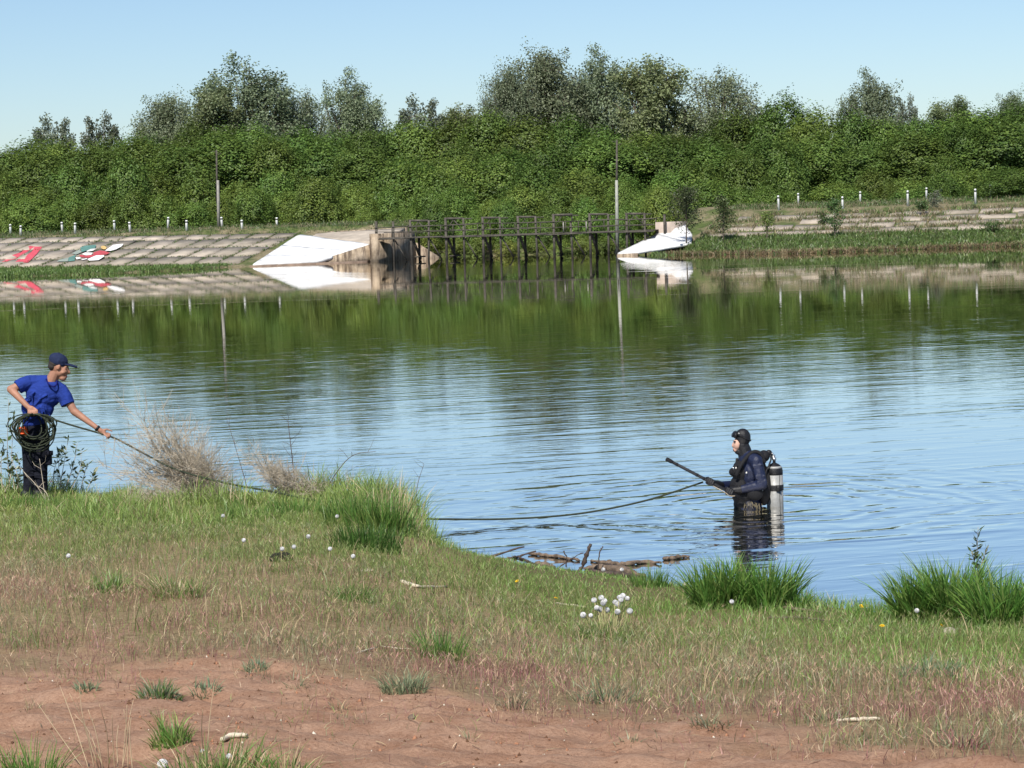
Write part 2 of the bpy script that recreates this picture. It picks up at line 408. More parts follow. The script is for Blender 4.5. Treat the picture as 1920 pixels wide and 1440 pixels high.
# ================================================================== water
DIV = at_z(1410, 948, 0)                         # where the diver stands
m, n, out = newmat('pond_water')
p = N(n, 'ShaderNodeBsdfPrincipled')
p.inputs['Base Color'].default_value = (.030, .045, .028, 1); p.inputs['Roughness'].default_value = .015
p.inputs['IOR'].default_value = 1.333; p.inputs['Specular IOR Level'].default_value = .5
tc = N(n, 'ShaderNodeTexCoord'); sep = N(n, 'ShaderNodeSeparateXYZ'); n.links.new(tc.outputs['Object'], sep.inputs[0])
def math_(n, op, a, b=None, c=None):
    x = N(n, 'ShaderNodeMath', operation=op)
    for i, q in enumerate((a, b, c)):
        if q is None: continue
        if isinstance(q, (int, float)): x.inputs[i].default_value = q
        else: n.links.new(q, x.inputs[i])
    return x.outputs[0]
def maprange(n, v, a, b, c, d, smooth=True):
    x = N(n, 'ShaderNodeMapRange'); x.interpolation_type = 'SMOOTHSTEP' if smooth else 'LINEAR'
    n.links.new(v, x.inputs[0])
    for i, q in enumerate((a, b, c, d)): x.inputs[1 + i].default_value = q
    return x.outputs[0]
def wnoise(rot, sx, sy, det=2.0, rough=.5, dist=0.0, off=0):
    m0 = N(n, 'ShaderNodeMapping'); m0.inputs['Rotation'].default_value = (0, 0, math.radians(-rot)); n.links.new(tc.outputs['Object'], m0.inputs['Vector'])
    mp = N(n, 'ShaderNodeMapping')
    mp.inputs['Scale'].default_value = (sx, sy, 1); mp.inputs['Location'].default_value = (off, off * .7, 0)
    n.links.new(m0.outputs[0], mp.inputs['Vector'])
    z = N(n, 'ShaderNodeTexNoise'); z.inputs['Scale'].default_value = 1; z.inputs['Detail'].default_value = det
    z.inputs['Roughness'].default_value = rough; z.inputs['Distortion'].default_value = dist
    n.links.new(mp.outputs[0], z.inputs['Vector']); return z.outputs['Fac']
Yc = sep.outputs[1]
patch = wnoise(8, .035, .06, 3, .6)
pm = maprange(n, patch, .35, .62, .35, 1.15)
# gentle ripples close in, dying out to a calm far side
near = maprange(n, math_(n, 'MULTIPLY_ADD', patch, 60.0, Yc), 70, 112, 1.0, 0.0)
far_amp = maprange(n, Yc, 60, 150, .16, .035)
ripA = wnoise(17, .22, 1.25, 2, .5, .4)          # long crests, about 1.4 m apart
ripB = wnoise(13, .8, 3.4, 2, .55, .5, 7)         # short crests, about 0.4 m apart
ripC = wnoise(22, 3.2, 10.0, 2, .5, .3, 3)       # fine cat's paws
def crest(v, k):                                 # long flat troughs, narrow crests
    return math_(n, 'MULTIPLY', math_(n, 'POWER', maprange(n, v, .30, .74, 0, 1, False), 2.6), k)
h1 = crest(ripA, .0056); h2 = crest(ripB, .0030); h3 = math_(n, 'MULTIPLY', ripC, .0013)
hn = math_(n, 'ADD', math_(n, 'ADD', h1, h2), h3)
amp = math_(n, 'ADD', math_(n, 'MULTIPLY', near, pm), far_amp)
hh = math_(n, 'MULTIPLY', hn, amp)
# faint breeze streaks on the calm far water
st = wnoise(2, .02, .22, 3, .6, 0, 11); sm_ = maprange(n, st, .58, .70, 0, 1)
hs = math_(n, 'MULTIPLY', math_(n, 'MULTIPLY', wnoise(0, 2.0, 4.5, 2, .5, 0, 5), .0025), sm_)
hh = math_(n, 'ADD', hh, hs)
# a patch of wind-ruffled water in front of the bridge
bx = math_(n, 'DIVIDE', math_(n, 'SUBTRACT', sep.outputs[0], 1.0), 19.0); by = math_(n, 'DIVIDE', math_(n, 'SUBTRACT', Yc, 152.0), 15.0)
br_ = math_(n, 'ADD', math_(n, 'ADD', math_(n, 'MULTIPLY', bx, bx), math_(n, 'MULTIPLY', by, by)), math_(n, 'MULTIPLY', wnoise(0, .12, .3, 3, .6, 0, 21), 1.2))
hh = math_(n, 'ADD', hh, math_(n, 'MULTIPLY', math_(n, 'MULTIPLY', wnoise(4, 1.6, 4.0, 2, .5, 0, 9), .0045), maprange(n, br_, 1.7, .7, 0, 1)))
# rings spreading from the diver
dx = math_(n, 'SUBTRACT', sep.outputs[0], float(DIV[0])); dy = math_(n, 'SUBTRACT', Yc, float(DIV[1]))
rr = math_(n, 'SQRT', math_(n, 'ADD', math_(n, 'MULTIPLY', dx, dx), math_(n, 'MULTIPLY', dy, dy)))
rw = math_(n, 'MULTIPLY_ADD', wnoise(0, .9, .9, 2, .5, 0, 2), 1.0, rr)
ring = math_(n, 'SINE', math_(n, 'MULTIPLY', rw, 2 * math.pi / .42))
env = math_(n, 'MULTIPLY', maprange(n, rr, .2, 5.5, .0030, 0), 1.0)
hh = math_(n, 'ADD', hh, math_(n, 'MULTIPLY', ring, env))
b = N(n, 'ShaderNodeBump'); b.inputs['Distance'].default_value = 1.0; b.inputs['Strength'].default_value = 1.0
n.links.new(hh, b.inputs['Height']); n.links.new(b.outputs[0], p.inputs['Normal'])
gl = N(n, 'ShaderNodeBsdfGlossy'); gl.inputs['Roughness'].default_value = .015; gl.inputs['Color'].default_value = (.98, .955, .915, 1)
n.links.new(b.outputs[0], gl.inputs['Normal']); wmx = N(n, 'ShaderNodeMixShader'); wmx.inputs[0].default_value = .92
n.links.new(p.outputs[0], wmx.inputs[1]); n.links.new(gl.outputs[0], wmx.inputs[2])
n.links.new(wmx.outputs[0], out.inputs[0]); M['water'] = m
tag(obj('water', fast_mesh('water', [[-500, 5, 0], [500, 5, 0], [500, 260, 0], [-500, 260, 0]], np.array([[0, 1, 2, 3]])), m),
    'still pond water mirroring the trees, rippled near the bank', kind='structure')

# ================================================================== far bank and dam body
_la = (-10.6, -8.9); _lb = (-.4, -.2)          # where the left apron meets the water
VL_u = [-400, -60, -22.6, -17, -13.5, -11.6, -10.9, -4.2, -.4, 0]; VL_v = [-27, -26, -25.8, -24.0, -20.5, -14.5, -8.0, -3.2, .9, 1]
VR_u = [23.5, 24.6, 27.5, 30.7, 40.6, 48.2, 57, 80, 400]; VR_v = [1.5, -1.5, -4.5, -6.7, -13.0, -8.2, -5.5, -5, -8]
def zb(u): return np.interp(u, [-60, -45, -8], [.66, .60, .20])      # foot and head of the left slabs
def ztop(u): return np.interp(u, [-60, -45, -8], [3.16, 3.10, 2.70])
def far_z(U_, V_):
    vl = np.interp(U_, VL_u, VL_v); vr = np.interp(U_, VR_u, VR_v)
    zl = np.zeros_like(U_); zr = np.zeros_like(U_)
    def pw(v, knots):                            # knots: list of (v array, z array)
        z = np.full(v.shape, 0.0) + knots[0][1]
        for (v0, z0), (v1, z1) in zip(knots[:-1], knots[1:]):
            t = np.clip((v - v0) / np.maximum(v1 - v0, 1e-3), 0, 1); z = np.where(v >= v0, z0 + (z1 - z0) * t, z)
        return z
    o = np.ones_like(U_)
    zl = pw(V_, [(vl - 8, -1.5 * o), (vl, -.05 * o), (vl + .8, .16 * o), (np.maximum(-5 * o, vl + 1.5), np.maximum(zb(U_) - .12, .16)), (9.5 * o, ztop(U_) - .1),
                 (10.6 * o, 3.25 * o), (17 * o, 3.5 * o), (20 * o, 3.4 * o), (29 * o, 1.3 * o), (60 * o, 1.2 * o)])
    zr = pw(V_, [(vr - 6, -1.5 * o), (vr, -.05 * o), (vr + .7, .35 * o), (-1 * o, 1.28 * o), (7 * o, 3.05 * o), (9 * o, 3.45 * o),
                 (15 * o, 3.95 * o), (19 * o, 3.9 * o), (30 * o, 1.3 * o), (60 * o, 1.2 * o)])
    zr = zr - .9 * sstep(30.6, 28.6, U_) * sstep(12, 8, V_)
    ch = pw(V_, [(-30 * o, -1.5 * o), (12 * o, -1.2 * o), (16 * o, .3 * o), (24 * o, 1.2 * o)])
    wl = sstep(-2.2, -1.0, U_); wr = sstep(25.6, 26.6, U_)
    z = zl * (1 - wl) + ch * wl * (1 - wr) + zr * wr
    z = z + .10 * (fbm(U_ * .7, V_ * .7, 61, 3) - .5) * (z > .05)
    return z
us = np.concatenate([[-900, -400, -200, -120, -80], np.arange(-62, 66, .6), [75, 90, 130, 220, 400, 900]])
vv = np.concatenate([[-45, -38], np.arange(-32, 34, .5), [38, 45, 60, 90, 150, 300, 700, 2000, 6000]])
U_, V_ = np.meshgrid(us, vv); Z_ = far_z(U_, V_)
P = DO + U_.ravel()[:, None] * DU + V_.ravel()[:, None] * DV; P[:, 2] = Z_.ravel()
nx = len(us); i = np.arange(nx - 1)[None] + np.arange(len(vv) - 1)[:, None] * nx
me = fast_mesh('far_bank', P, np.stack([i, i + 1, i + nx + 1, i + nx], -1).reshape(-1, 4), None, True)
m, n, out = newmat('far_bank_earth')
p = N(n, 'ShaderNodeBsdfPrincipled'); p.inputs['Roughness'].default_value = .95; p.inputs['Specular IOR Level'].default_value = .1
tc = N(n, 'ShaderNodeTexCoord')
n.links.new(mixc(n, maprange(n, noise(n, tc.outputs['Object'], .35, 5), .42, .6, 0, 1), ramp2(n, noise(n, tc.outputs['Object'], 3, 6), (.045, .065, .022), (.10, .13, .04)),
    ramp2(n, noise(n, tc.outputs['Object'], 4, 6), (.12, .105, .06), (.25, .21, .13))), p.inputs['Base Color'])
n.links.new(p.outputs[0], out.inputs[0])
tag(obj('far_bank', me, m), 'grassy earth dam and far bank across the pond', kind='structure')
def fzv(u, v): return far_z(np.asarray(u, float), np.asarray(v, float))
def fz(u, v): return float(far_z(np.array([float(u)]), np.array([float(v)]))[0])

# ------------------------------------------------------------------ blades (used for every kind of grass)
def blades(base, h, w, lean, az, col, curl=1.6, tipcol=None, face=None):
    """bases (n,3); heights, widths, lean (horizontal reach of the tip / height), azimuth of the lean, colours (n,3)"""
    n_ = len(base); ts = np.array([0, .38, .72, 1.0]); ws = np.array([1.0, .85, .55, 0])
    dirh = np.stack([np.cos(az), np.sin(az), np.zeros(n_)], 1)
    fa = (rng.uniform(0, math.pi, n_) if face is None else face)
    side = np.stack([np.cos(fa), np.sin(fa), np.zeros(n_)], 1)
    V = np.empty((n_, 7, 3)); k = 0
    for j, t in enumerate(ts):
        c = base + dirh * (lean * h * t**curl)[:, None]
        c = c + np.array([0, 0, 1.0]) * (h * (t - .42 * np.minimum(lean, 1.6) * .55 * t**2.2))[:, None]
        if j < 3:
            V[:, k] = c - side * (w * ws[j] / 2)[:, None]; V[:, k + 1] = c + side * (w * ws[j] / 2)[:, None]; k += 2
        else: V[:, k] = c
    b_ = (np.arange(n_) * 7)[:, None]
    q = np.concatenate([b_ + [0, 1, 3, 2], b_ + [2, 3, 5, 4]]); t_ = b_ + [4, 5, 6]
    tc_ = col if tipcol is None else tipcol
    C = np.empty((n_, 7, 3))
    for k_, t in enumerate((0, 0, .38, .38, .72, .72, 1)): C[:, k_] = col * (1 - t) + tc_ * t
    return V.reshape(-1, 3), q, t_, C.reshape(-1, 3)
def grass_obj(name, parts, mat, label=None, cat=None, parent=None, kind=None, group=None, loc=(0, 0, 0)):
    vs, qs, ts, cs, o_ = [], [], [], [], 0
    for V, q, t, C in parts:
        vs.append(V); qs.append(q + o_); ts.append(t + o_); cs.append(C); o_ += len(V)
    off = np.asarray(loc, float)
    me = fast_mesh(name, np.vstack(vs) - off, [np.vstack(qs), np.vstack(ts)], np.vstack(cs))
    o = obj(name, me, mat, parent, None if parent is not None else off); tag(o, label, cat, group, kind); return o
def jitter(c, n_, var=.25, hue=.1):
    c = np.asarray(c, float)[None] * (1 + rng.normal(0, var, (n_, 1)).clip(-.6, .8)); c = c * (1 + rng.normal(0, hue, (n_, 3)).clip(-.3, .3)); return c.clip(.005, .9)
# ================================================================== left embankment of concrete slabs
UEND = -10.8; VB, VT = -5.0, 9.5
def slabP(u, w, lift=0.0):
    z = zb(u) * (1 - w) + ztop(u) * w; P = dam(u, VB + (VT - VB) * w, float(z)); return P + SLN * lift
SLN = np.cross(dam(0, VT, 3) - dam(0, VB, .4), DU); SLN = -SLN / np.linalg.norm(SLN) if SLN[2] > 0 else SLN / np.linalg.norm(SLN)
SLN = SLN * np.sign(SLN[2])
emb = thing('slab_embankment', 'sloping bank of grey concrete slabs with painted pictures, left of the white apron', 'embankment', dam(-30, 0, 0))
rows = [0, .235, .535, .825, 1.0]
u = UEND - .05; col_i = 0
while u > -60:
    wd = 2.2 + .12 * math.sin(col_i * 2.3)
    for r_ in range(4):
        w0 = rows[r_] + .008; w1 = rows[r_ + 1] - .008
        g = .09 + .05 * rng.random(); lf = .02 * rng.normal() + .03; tl = .025 * rng.normal(size=4)
        ua, ub = u - wd + g, u - g * .5
        top = np.array([slabP(ua, w0, lf + tl[0]), slabP(ub, w0, lf + tl[1]), slabP(ub, w1, lf + tl[2]), slabP(ua, w1, lf + tl[3])])
        bb = MB(); bb.hexa(top - SLN * .22, top)
        bb.build('slab', M[['slab', 'slab', 'slab2', 'slab3'][int(rng.integers(4))] if col_i < 9 else ['slab', 'slab2', 'slab2'][int(rng.integers(3))]], emb)
    u -= wd; col_i += 1
# painted letter and flower emblem on the slabs
def on_slab(px, py, lift):
    P0 = slabP(-30, .5, lift); d = ray(px, py); t = ((P0 - CAM) @ SLN) / (d @ SLN); return CAM + d * t
def paint(name, polys, col, lift, label=None):
    mm = plain('paint_' + name, col, .85, .3, 2.5); bb = MB()
    for pl in polys:
        Q = np.array([on_slab(x, y, lift) for x, y in pl]); k = len(Q)
        bb.add(np.vstack([Q, Q - SLN * .006]), [[i, (i + 1) % k, k + (i + 1) % k, k + i] for i in range(k)], None)
        c = Q.mean(0); bb.add(np.vstack([Q, c]), None, [[i, (i + 1) % k, k] for i in range(k)])
    o = bb.build(name, mm, emb)
    if label: o['label'] = label
    return o
def ellp(cx, cy, rx, ry, sk=0.0, n_=12):
    return [(cx + rx * math.cos(a) + sk * ry * math.sin(a) * -1, cy + ry * math.sin(a)) for a in np.arange(n_) * 2 * math.pi / n_]
def e8(*pts): return [(x / 8, 440 + y / 8) for x, y in pts]
paint('painted_letter', [e8((450, 165), (520, 178), (400, 262), (330, 300), (180, 305), (270, 280)), e8((180, 303), (332, 300), (250, 350), (190, 385), (110, 402), (-60, 405), (-120, 430), (-200, 420), (0, 360)), e8((520, 178), (635, 180), (590, 240), (540, 300), (410, 300), (480, 250)),
      e8((410, 298), (540, 299), (480, 360), (420, 415), (350, 415), (365, 370)), e8((250, 368), (368, 366), (352, 402), (190, 408))], (.58, .085, .115), .12, 'red painted letter A on the slabs')
paint('painted_leaf', [e8((1200, 195), (1270, 165), (1440, 150), (1430, 195), (1340, 225), (1225, 260)), e8((1030, 340), (1135, 300), (1120, 390), (1020, 400))], (.10, .22, .19), .115, 'dark green painted leaves')
paint('faded_leaf', [e8((850, 402), (900, 370), (1028, 342), (1018, 400)), e8((1080, 280), (1190, 220), (1225, 262), (1140, 298))], (.27, .31, .27), .112, 'faded grey-green painted leaf')
paint('painted_flower', [e8((1400, 268), (1500, 235), (1570, 245), (1650, 270), (1600, 295), (1480, 305), (1400, 300)), e8((1400, 298), (1480, 304), (1330, 345), (1230, 338), (1310, 310)), e8((1190, 300), (1290, 308), (1235, 336), (1200, 328))], (.46, .07, .085), .125, 'dark red painted flower')
paint('painted_petal', [e8((1620, 205), (1700, 150), (1850, 135), (1830, 170), (1740, 220), (1660, 240), (1575, 238)), e8((1310, 365), (1440, 310), (1560, 305), (1560, 330), (1480, 380), (1340, 390)), e8((1230, 290), (1280, 265), (1390, 270), (1370, 300), (1290, 310)),
      e8((1130, 340), (1200, 335), (1212, 355), (1150, 370)), e8((1295, 245), (1360, 215), (1440, 205), (1400, 237), (1310, 255)), e8((1215, 372), (1300, 350), (1310, 362), (1240, 380))], (.78, .76, .73), .135, 'white painted petals')
paint('painted_centre', [e8(*[(1555 + 42 * math.cos(a) + 10 * math.sin(a), 192 + 27 * math.sin(a)) for a in np.arange(10) * .6283])], (.62, .42, .16), .14, 'yellow painted flower centre')

# grass in the joints of the left slabs, tufts along the crest and the berm
def far_tufts(name, pts, hmin, hmax, palette, per, label, spread=.25, wid=.05, lean=.5, kind='stuff'):
    pts = np.asarray(pts); n_ = len(pts) * per
    b_ = np.repeat(pts, per, 0) + np.c_[rng.normal(0, spread, (n_, 2)), np.zeros(n_)]
    pal = np.asarray(palette); col = pal[np.repeat(rng.integers(len(pal), size=len(pts)), per)] * (1 + rng.normal(0, .22, (n_, 1)).clip(-.5, .6))
    h = np.repeat(rng.uniform(hmin, hmax, len(pts)), per) * rng.uniform(.5, 1.15, n_)
    part = blades(b_, h, rng.uniform(.7, 1.4, n_) * wid, rng.uniform(.1, lean * 2, n_), rng.uniform(0, 2 * math.pi, n_), col)
    return grass_obj(name, [part], M['grass'], label, None, None, kind)
G1 = (.10, .17, .04); G2 = (.13, .21, .055); G3 = (.075, .125, .034); DRY = (.33, .27, .16); DRY2 = (.24, .21, .12); GG = (.13, .15, .07)
jp = []
for k in range(2600):
    if rng.random() < .6:
        c_ = int(rng.integers(0, 23)); uu = UEND - .05 - 2.2 * c_ + rng.normal(0, .07); w = rng.random()
    else:
        uu = rng.uniform(-58, UEND); w = [0.0, .235, .535, .825, 1.0][int(rng.integers(5))] + rng.normal(0, .004)
    dens = vnoise(np.array([uu * .4]), np.array([w * 6]), 91)[0]
    if rng.random() < .25 + dens * (1.1 if uu > -40 else .5): jp.append(slabP(uu, np.clip(w, 0, 1), -.02))
far_tufts('joint_grass', jp, .10, .26, [G1, G3, DRY2], 7, 'grass growing in the joints of the left slabs', .10, .05)
def scatter(uu, v_, keep, dz=0.0):
    uu, v_ = uu[keep], v_[keep]; P_ = DO + uu[:, None] * DU + v_[:, None] * DV; P_[:, 2] = np.maximum(fzv(uu, v_), 0) + dz; return P_
uu = rng.uniform(-60, -10.7, 9000); vl = np.interp(uu, VL_u, VL_v); a_ = rng.random(9000)
v_ = np.where(rng.random(9000) < .6, vl - .1 + a_ * (np.maximum(vl, VB + .5) - vl + .1), vl - .1 + a_ * 3)
pts = scatter(uu, v_, ~((uu > UEND - .3) & (v_ > -7.5)))
far_tufts('berm_grass', pts, .12, .36, [G1, G2, G2, (.15, .21, .05)], 3, 'low green grass strip along the foot of the left slabs', .25, .07)
uu = np.where(rng.random(5200) < .62, rng.uniform(-64, -.8, 5200), rng.uniform(29.5, 64, 5200)); v_ = rng.uniform(9.6, 20, 5200)
pts = scatter(uu, v_, ~((uu < UEND) & (v_ > 12.3) & (v_ < 16) & (rng.random(5200) < .75)), -.03)
far_tufts('crest_grass', pts, .15, .45, [G1, GG, DRY2, G3], 5, 'scruffy grass along the crest of the dam', .3, .06)

# right embankment: slabs half buried in dry grass
emr = thing('overgrown_slab_bank', 'slab-faced bank overgrown with dry grass tufts, right of the bridge', 'embankment', dam(45, 0, 0))
def rslabP(u, w, lift=0.0): 
    return dam(u, -1 + 8 * w, 1.33 + (3.08 - 1.33) * w + (u - 45) * .006) + RN * lift
RN = np.array([-DV[0] * .21, -DV[1] * .21, .975])
for r_ in range(4):
    u = 30.4 + r_ * .5
    while u < 64:
        wd = rng.uniform(2.6, 3.6); w0, w1 = r_ / 4 + .02, (r_ + 1) / 4 - .055; lf = .05 + .04 * rng.normal(); tl = .04 * rng.normal(size=4)
        top = np.array([rslabP(u + .1, w0, lf + tl[0]), rslabP(u + wd - .1, w0, lf + tl[1]), rslabP(u + wd - .1, w1, lf + tl[2]), rslabP(u + .1, w1, lf + tl[3])])
        MB().hexa(top - RN * .25, top).build('slab', M['slab2' if rng.random() < .7 else 'slab'], emr); u += wd
pts = []
for k in range(3500):
    uu = rng.uniform(30, 64); r_ = int(rng.integers(0, 5)); w = r_ / 4 - .03 + rng.normal(0, .035)
    if vnoise(np.array([uu * .55]), np.array([r_ * 3.7]), 95)[0] < .36: continue
    pts.append(rslabP(uu, np.clip(w, -.02, 1.04), -.05))
far_tufts('dry_slope_grass', pts, .2, .6, [DRY, DRY, DRY2, GG, G2], 6, 'dry tan and green grass tufts between the right slabs', .22, .055)
uu = rng.uniform(25.5, 66, 7600); vr = np.interp(uu, VR_u, VR_v); v_ = vr - .1 + rng.random(7600) * (-.7 - vr)
pts = scatter(uu, v_, ~((uu < 28.8) & (v_ > -3.2)))
far_tufts('waterside_grass', pts, .14, .42, [G2, (.085, .14, .03), (.16, .21, .06), GG, G1], 4, 'green grass strip along the far right waterline', .25, .07)
pts = []
for k in range(750):
    uu = rng.uniform(28, 66); vr = np.interp(uu, VR_u, VR_v); pts.append(dam(uu, vr + rng.uniform(-.15, .35), max(.02, fz(uu, vr + .1))))
far_tufts('bank_edge_reed', pts, .25, .6, [DRY, (.30, .22, .12), (.2, .14, .08)], 6, 'drooping dry sedge at the edge of the right bank', .2, .05, 1.1)

# ------------------------------------------------------------------ white aprons and abutments
def quad_sheet(A, B, C, D, n_, thick, wob=0.0):
    """A-B-C-D corners; subdivided, given thickness downwards"""
    g = []
    for i in range(n_ + 1):
        for j in range(n_ + 1):
            s, t = i / n_, j / n_; P_ = (A * (1 - s) + B * s) * (1 - t) + (D * (1 - s) + C * s) * t
            g.append(P_ + np.array([0, 0, wob * (fbm(np.array([s * 5.]), np.array([t * 5.]), 3, 2)[0] - .5)]))
    g = np.array(g); k = n_ + 1; q = []
    for i in range(n_):
        for j in range(n_): a = i * k + j; q.append([a, a + k, a + k + 1, a + 1])
    low = g - [0, 0, thick]; L = len(g); q2 = [[x[3] + L, x[2] + L, x[1] + L, x[0] + L] for x in q]; ed = []
    for i in range(n_):
        ed += [[i * k, (i) * k + 0 + L, (i + 1) * k + L, (i + 1) * k], [i * k + n_, (i + 1) * k + n_, (i + 1) * k + n_ + L, i * k + n_ + L],
               [i, i + 1, i + 1 + L, i + L], [n_ * k + i, n_ * k + i + L, n_ * k + i + 1 + L, n_ * k + i + 1]]
    return np.vstack([g, low]), q + q2 + ed
ap = thing('whitewashed_apron', 'large whitewashed concrete apron sloping to the water, left of the wooden bridge', 'apron', dam(-8, 0, 0))
A = at_v(474, 495, -8); B = at_v(560, 439, 9.6); C_ = at_v(692, 457.5, 1.0); E_ = at_v(596, 489, -3.5)
def split_sheet(lo0, lo1, hi0, hi1, cuts, par, nm):
    for a, b in zip(cuts[:-1], cuts[1:]):
        A_, D_ = lo0 * (1 - a) + hi0 * a, lo1 * (1 - a) + hi1 * a; B_, C2 = lo0 * (1 - b) + hi0 * b, lo1 * (1 - b) + hi1 * b
        e = .004 if b < 1 else 0
        Vq = quad_sheet(A_, A_ + (B_ - A_) * (1 - e * 4), D_ + (C2 - D_) * (1 - e * 4), D_, 8, .3, .08); MB().add(*Vq).build(nm, M['whitewash'], par)
split_sheet(A, E_, B, C_, [0, .30, .62, 1.0], ap, 'white_panel')
lb = MB(); La = np.r_[A[:2], 0] - DV * .45 - DU * .1; Le = np.r_[E_[:2], 0] - DV * .45; Lp = dam(-.45, -.42, 0)
Lm = La * .6 + Le * .4
for a_, b_ in ((La, Lm - (Lm - La) * .015), (Lm, Le), (Le + (Lp - Le) * .004, Lp)):
    bk0 = DV * .8; lb.hexa([a_ - [0, 0, .6], b_ - [0, 0, .6], b_ + bk0 - [0, 0, .6], a_ + bk0 - [0, 0, .6]], [a_ + [0, 0, .10], b_ + [0, 0, .12], b_ + bk0 + [0, 0, .14], a_ + bk0 + [0, 0, .12]])
lb.build('concrete_lip', plain('wet_lip', (.22, .16, .12), .8, .45, 1.2, .01), ap)
# wing wall, pillar and crest wall
ab = thing('concrete_abutment', 'stained beige concrete wing wall and pier at the left end of the bridge', 'abutment', dam(-2, 2, 0))
w0 = at_v(594, 489, -3.4); w1 = at_v(693, 458.5, .6)
ws_ = MB(); bk = DV * .5
ws_.hexa([np.r_[w0[:2], -.6], np.r_[w1[:2], -.6], np.r_[(w1 + bk)[:2], -.6], np.r_[(w0 + bk)[:2], -.6]], [w0, w1, w1 + bk, w0 + bk]).build('wing_wall', M['concrete'], ab)
zp = at_v(700, 438.5, 0)[2]; uL = uv_of(at_v(693, 450, 0))[0]; uR = uv_of(at_v(708.5, 450, 0))[0]
MB().hexa([dam(uL, 0, -.8), dam(uR, 0, -.8), dam(uR, 10, -.8), dam(uL, 10, -.8)], [dam(uL, 0, zp), dam(uR, 0, zp), dam(uR, 10, zp), dam(uL, 10, zp)]).build('pier', M['concrete'], ab)
cz = zp + .02
MB().hexa([dam(-10.9, 9.7, .5), dam(uL - .02, 9.7, .5), dam(uL - .02, 10.4, .5), dam(-10.9, 10.4, .5)], [dam(-10.9, 9.7, 2.72), dam(uL - .02, 9.7, 2.95), dam(uL - .02, 10.4, 2.95), dam(-10.9, 10.4, 2.72)]).build('crest_wall', M['concrete'], ab)
MB().add(*quad_sheet(at_v(563, 440, 9.55) + [0, 0, -.02], at_v(600, 436.5, 9.62), dam(uL - .03, 9.6, 2.9), at_v(692, 457, 1.2) + [0, 0, .02], 6, .25)).build('upper_apron', M['slab2'], ab)
dw = [dam(uR, 10, 2.1), dam(uR + .3, 10, 2.1)]
MB().hexa([dam(uR, 10.02, -.8), dam(uR + 1.7, 11.6, -.8), dam(uR + 1.7, 12.0, -.8), dam(uR, 10.4, -.8)], [dam(uR, 10.02, 1.5), dam(uR + 1.7, 11.6, .1), dam(uR + 1.7, 12.0, .1), dam(uR, 10.4, 1.5)]).build('downstream_wing', M['concrete'], ab)

apr = thing('whitewashed_wing_apron', 'smaller whitewashed concrete apron beside the young tree at the right end of the bridge', 'apron', dam(26, 0, 0))
T0 = at_v(1158, 474, -2.2); T1 = at_v(1232, 437.5, 2.0); T2 = at_v(1312, 412, 9); T3 = at_v(1296, 455, -2.0); T0b = at_v(1196, 471.5, -2.6)
MB().add(*quad_sheet(T0, T1, T3, T0b, 8, .25, .05)).build('white_panel', M['whitewash'], apr)
MB().add(*quad_sheet(T1, at_v(1286, 421, 5.5), at_v(1298, 440, 2.2), T3, 6, .25, .03)).build('white_panel', M['whitewash'], apr)
l0 = np.r_[T0[:2], 0]; l1 = np.r_[T0b[:2], 0]; l2 = np.r_[T3[:2], 0]
lb = MB(); fr = -DV * .25
lb.hexa([l0 + fr - [0, 0, .5], l1 + fr - [0, 0, .5], l1 - fr - [0, 0, .5], l0 - fr - [0, 0, .5]], [l0 + fr + [0, 0, .14], l1 + fr + [0, 0, .2], l1 - fr + [0, 0, .2], l0 - fr + [0, 0, .14]]).build('concrete_lip', M['concrete'], apr)
abr = thing('concrete_pier', 'pale concrete pier carrying the right end of the wooden bridge', 'abutment', dam(26, 3, 0))
uA = uv_of(at_v(1229, 430, 2.2))[0]; zA = at_v(1240, 416.5, 2.2)[2]
MB().hexa([dam(uA, 2.2, -.5), dam(uA + 1.3, 2.2, -.5), dam(uA + 1.3, 9, -.5), dam(uA, 9, -.5)], [dam(uA, 2.2, zA), dam(uA + 1.3, 2.2, zA), dam(uA + 1.3, 9, zA), dam(uA, 9, zA)]).build('pier', plain('pale_concrete', (.46, .38, .32), .9, .25, 1.2), abr)

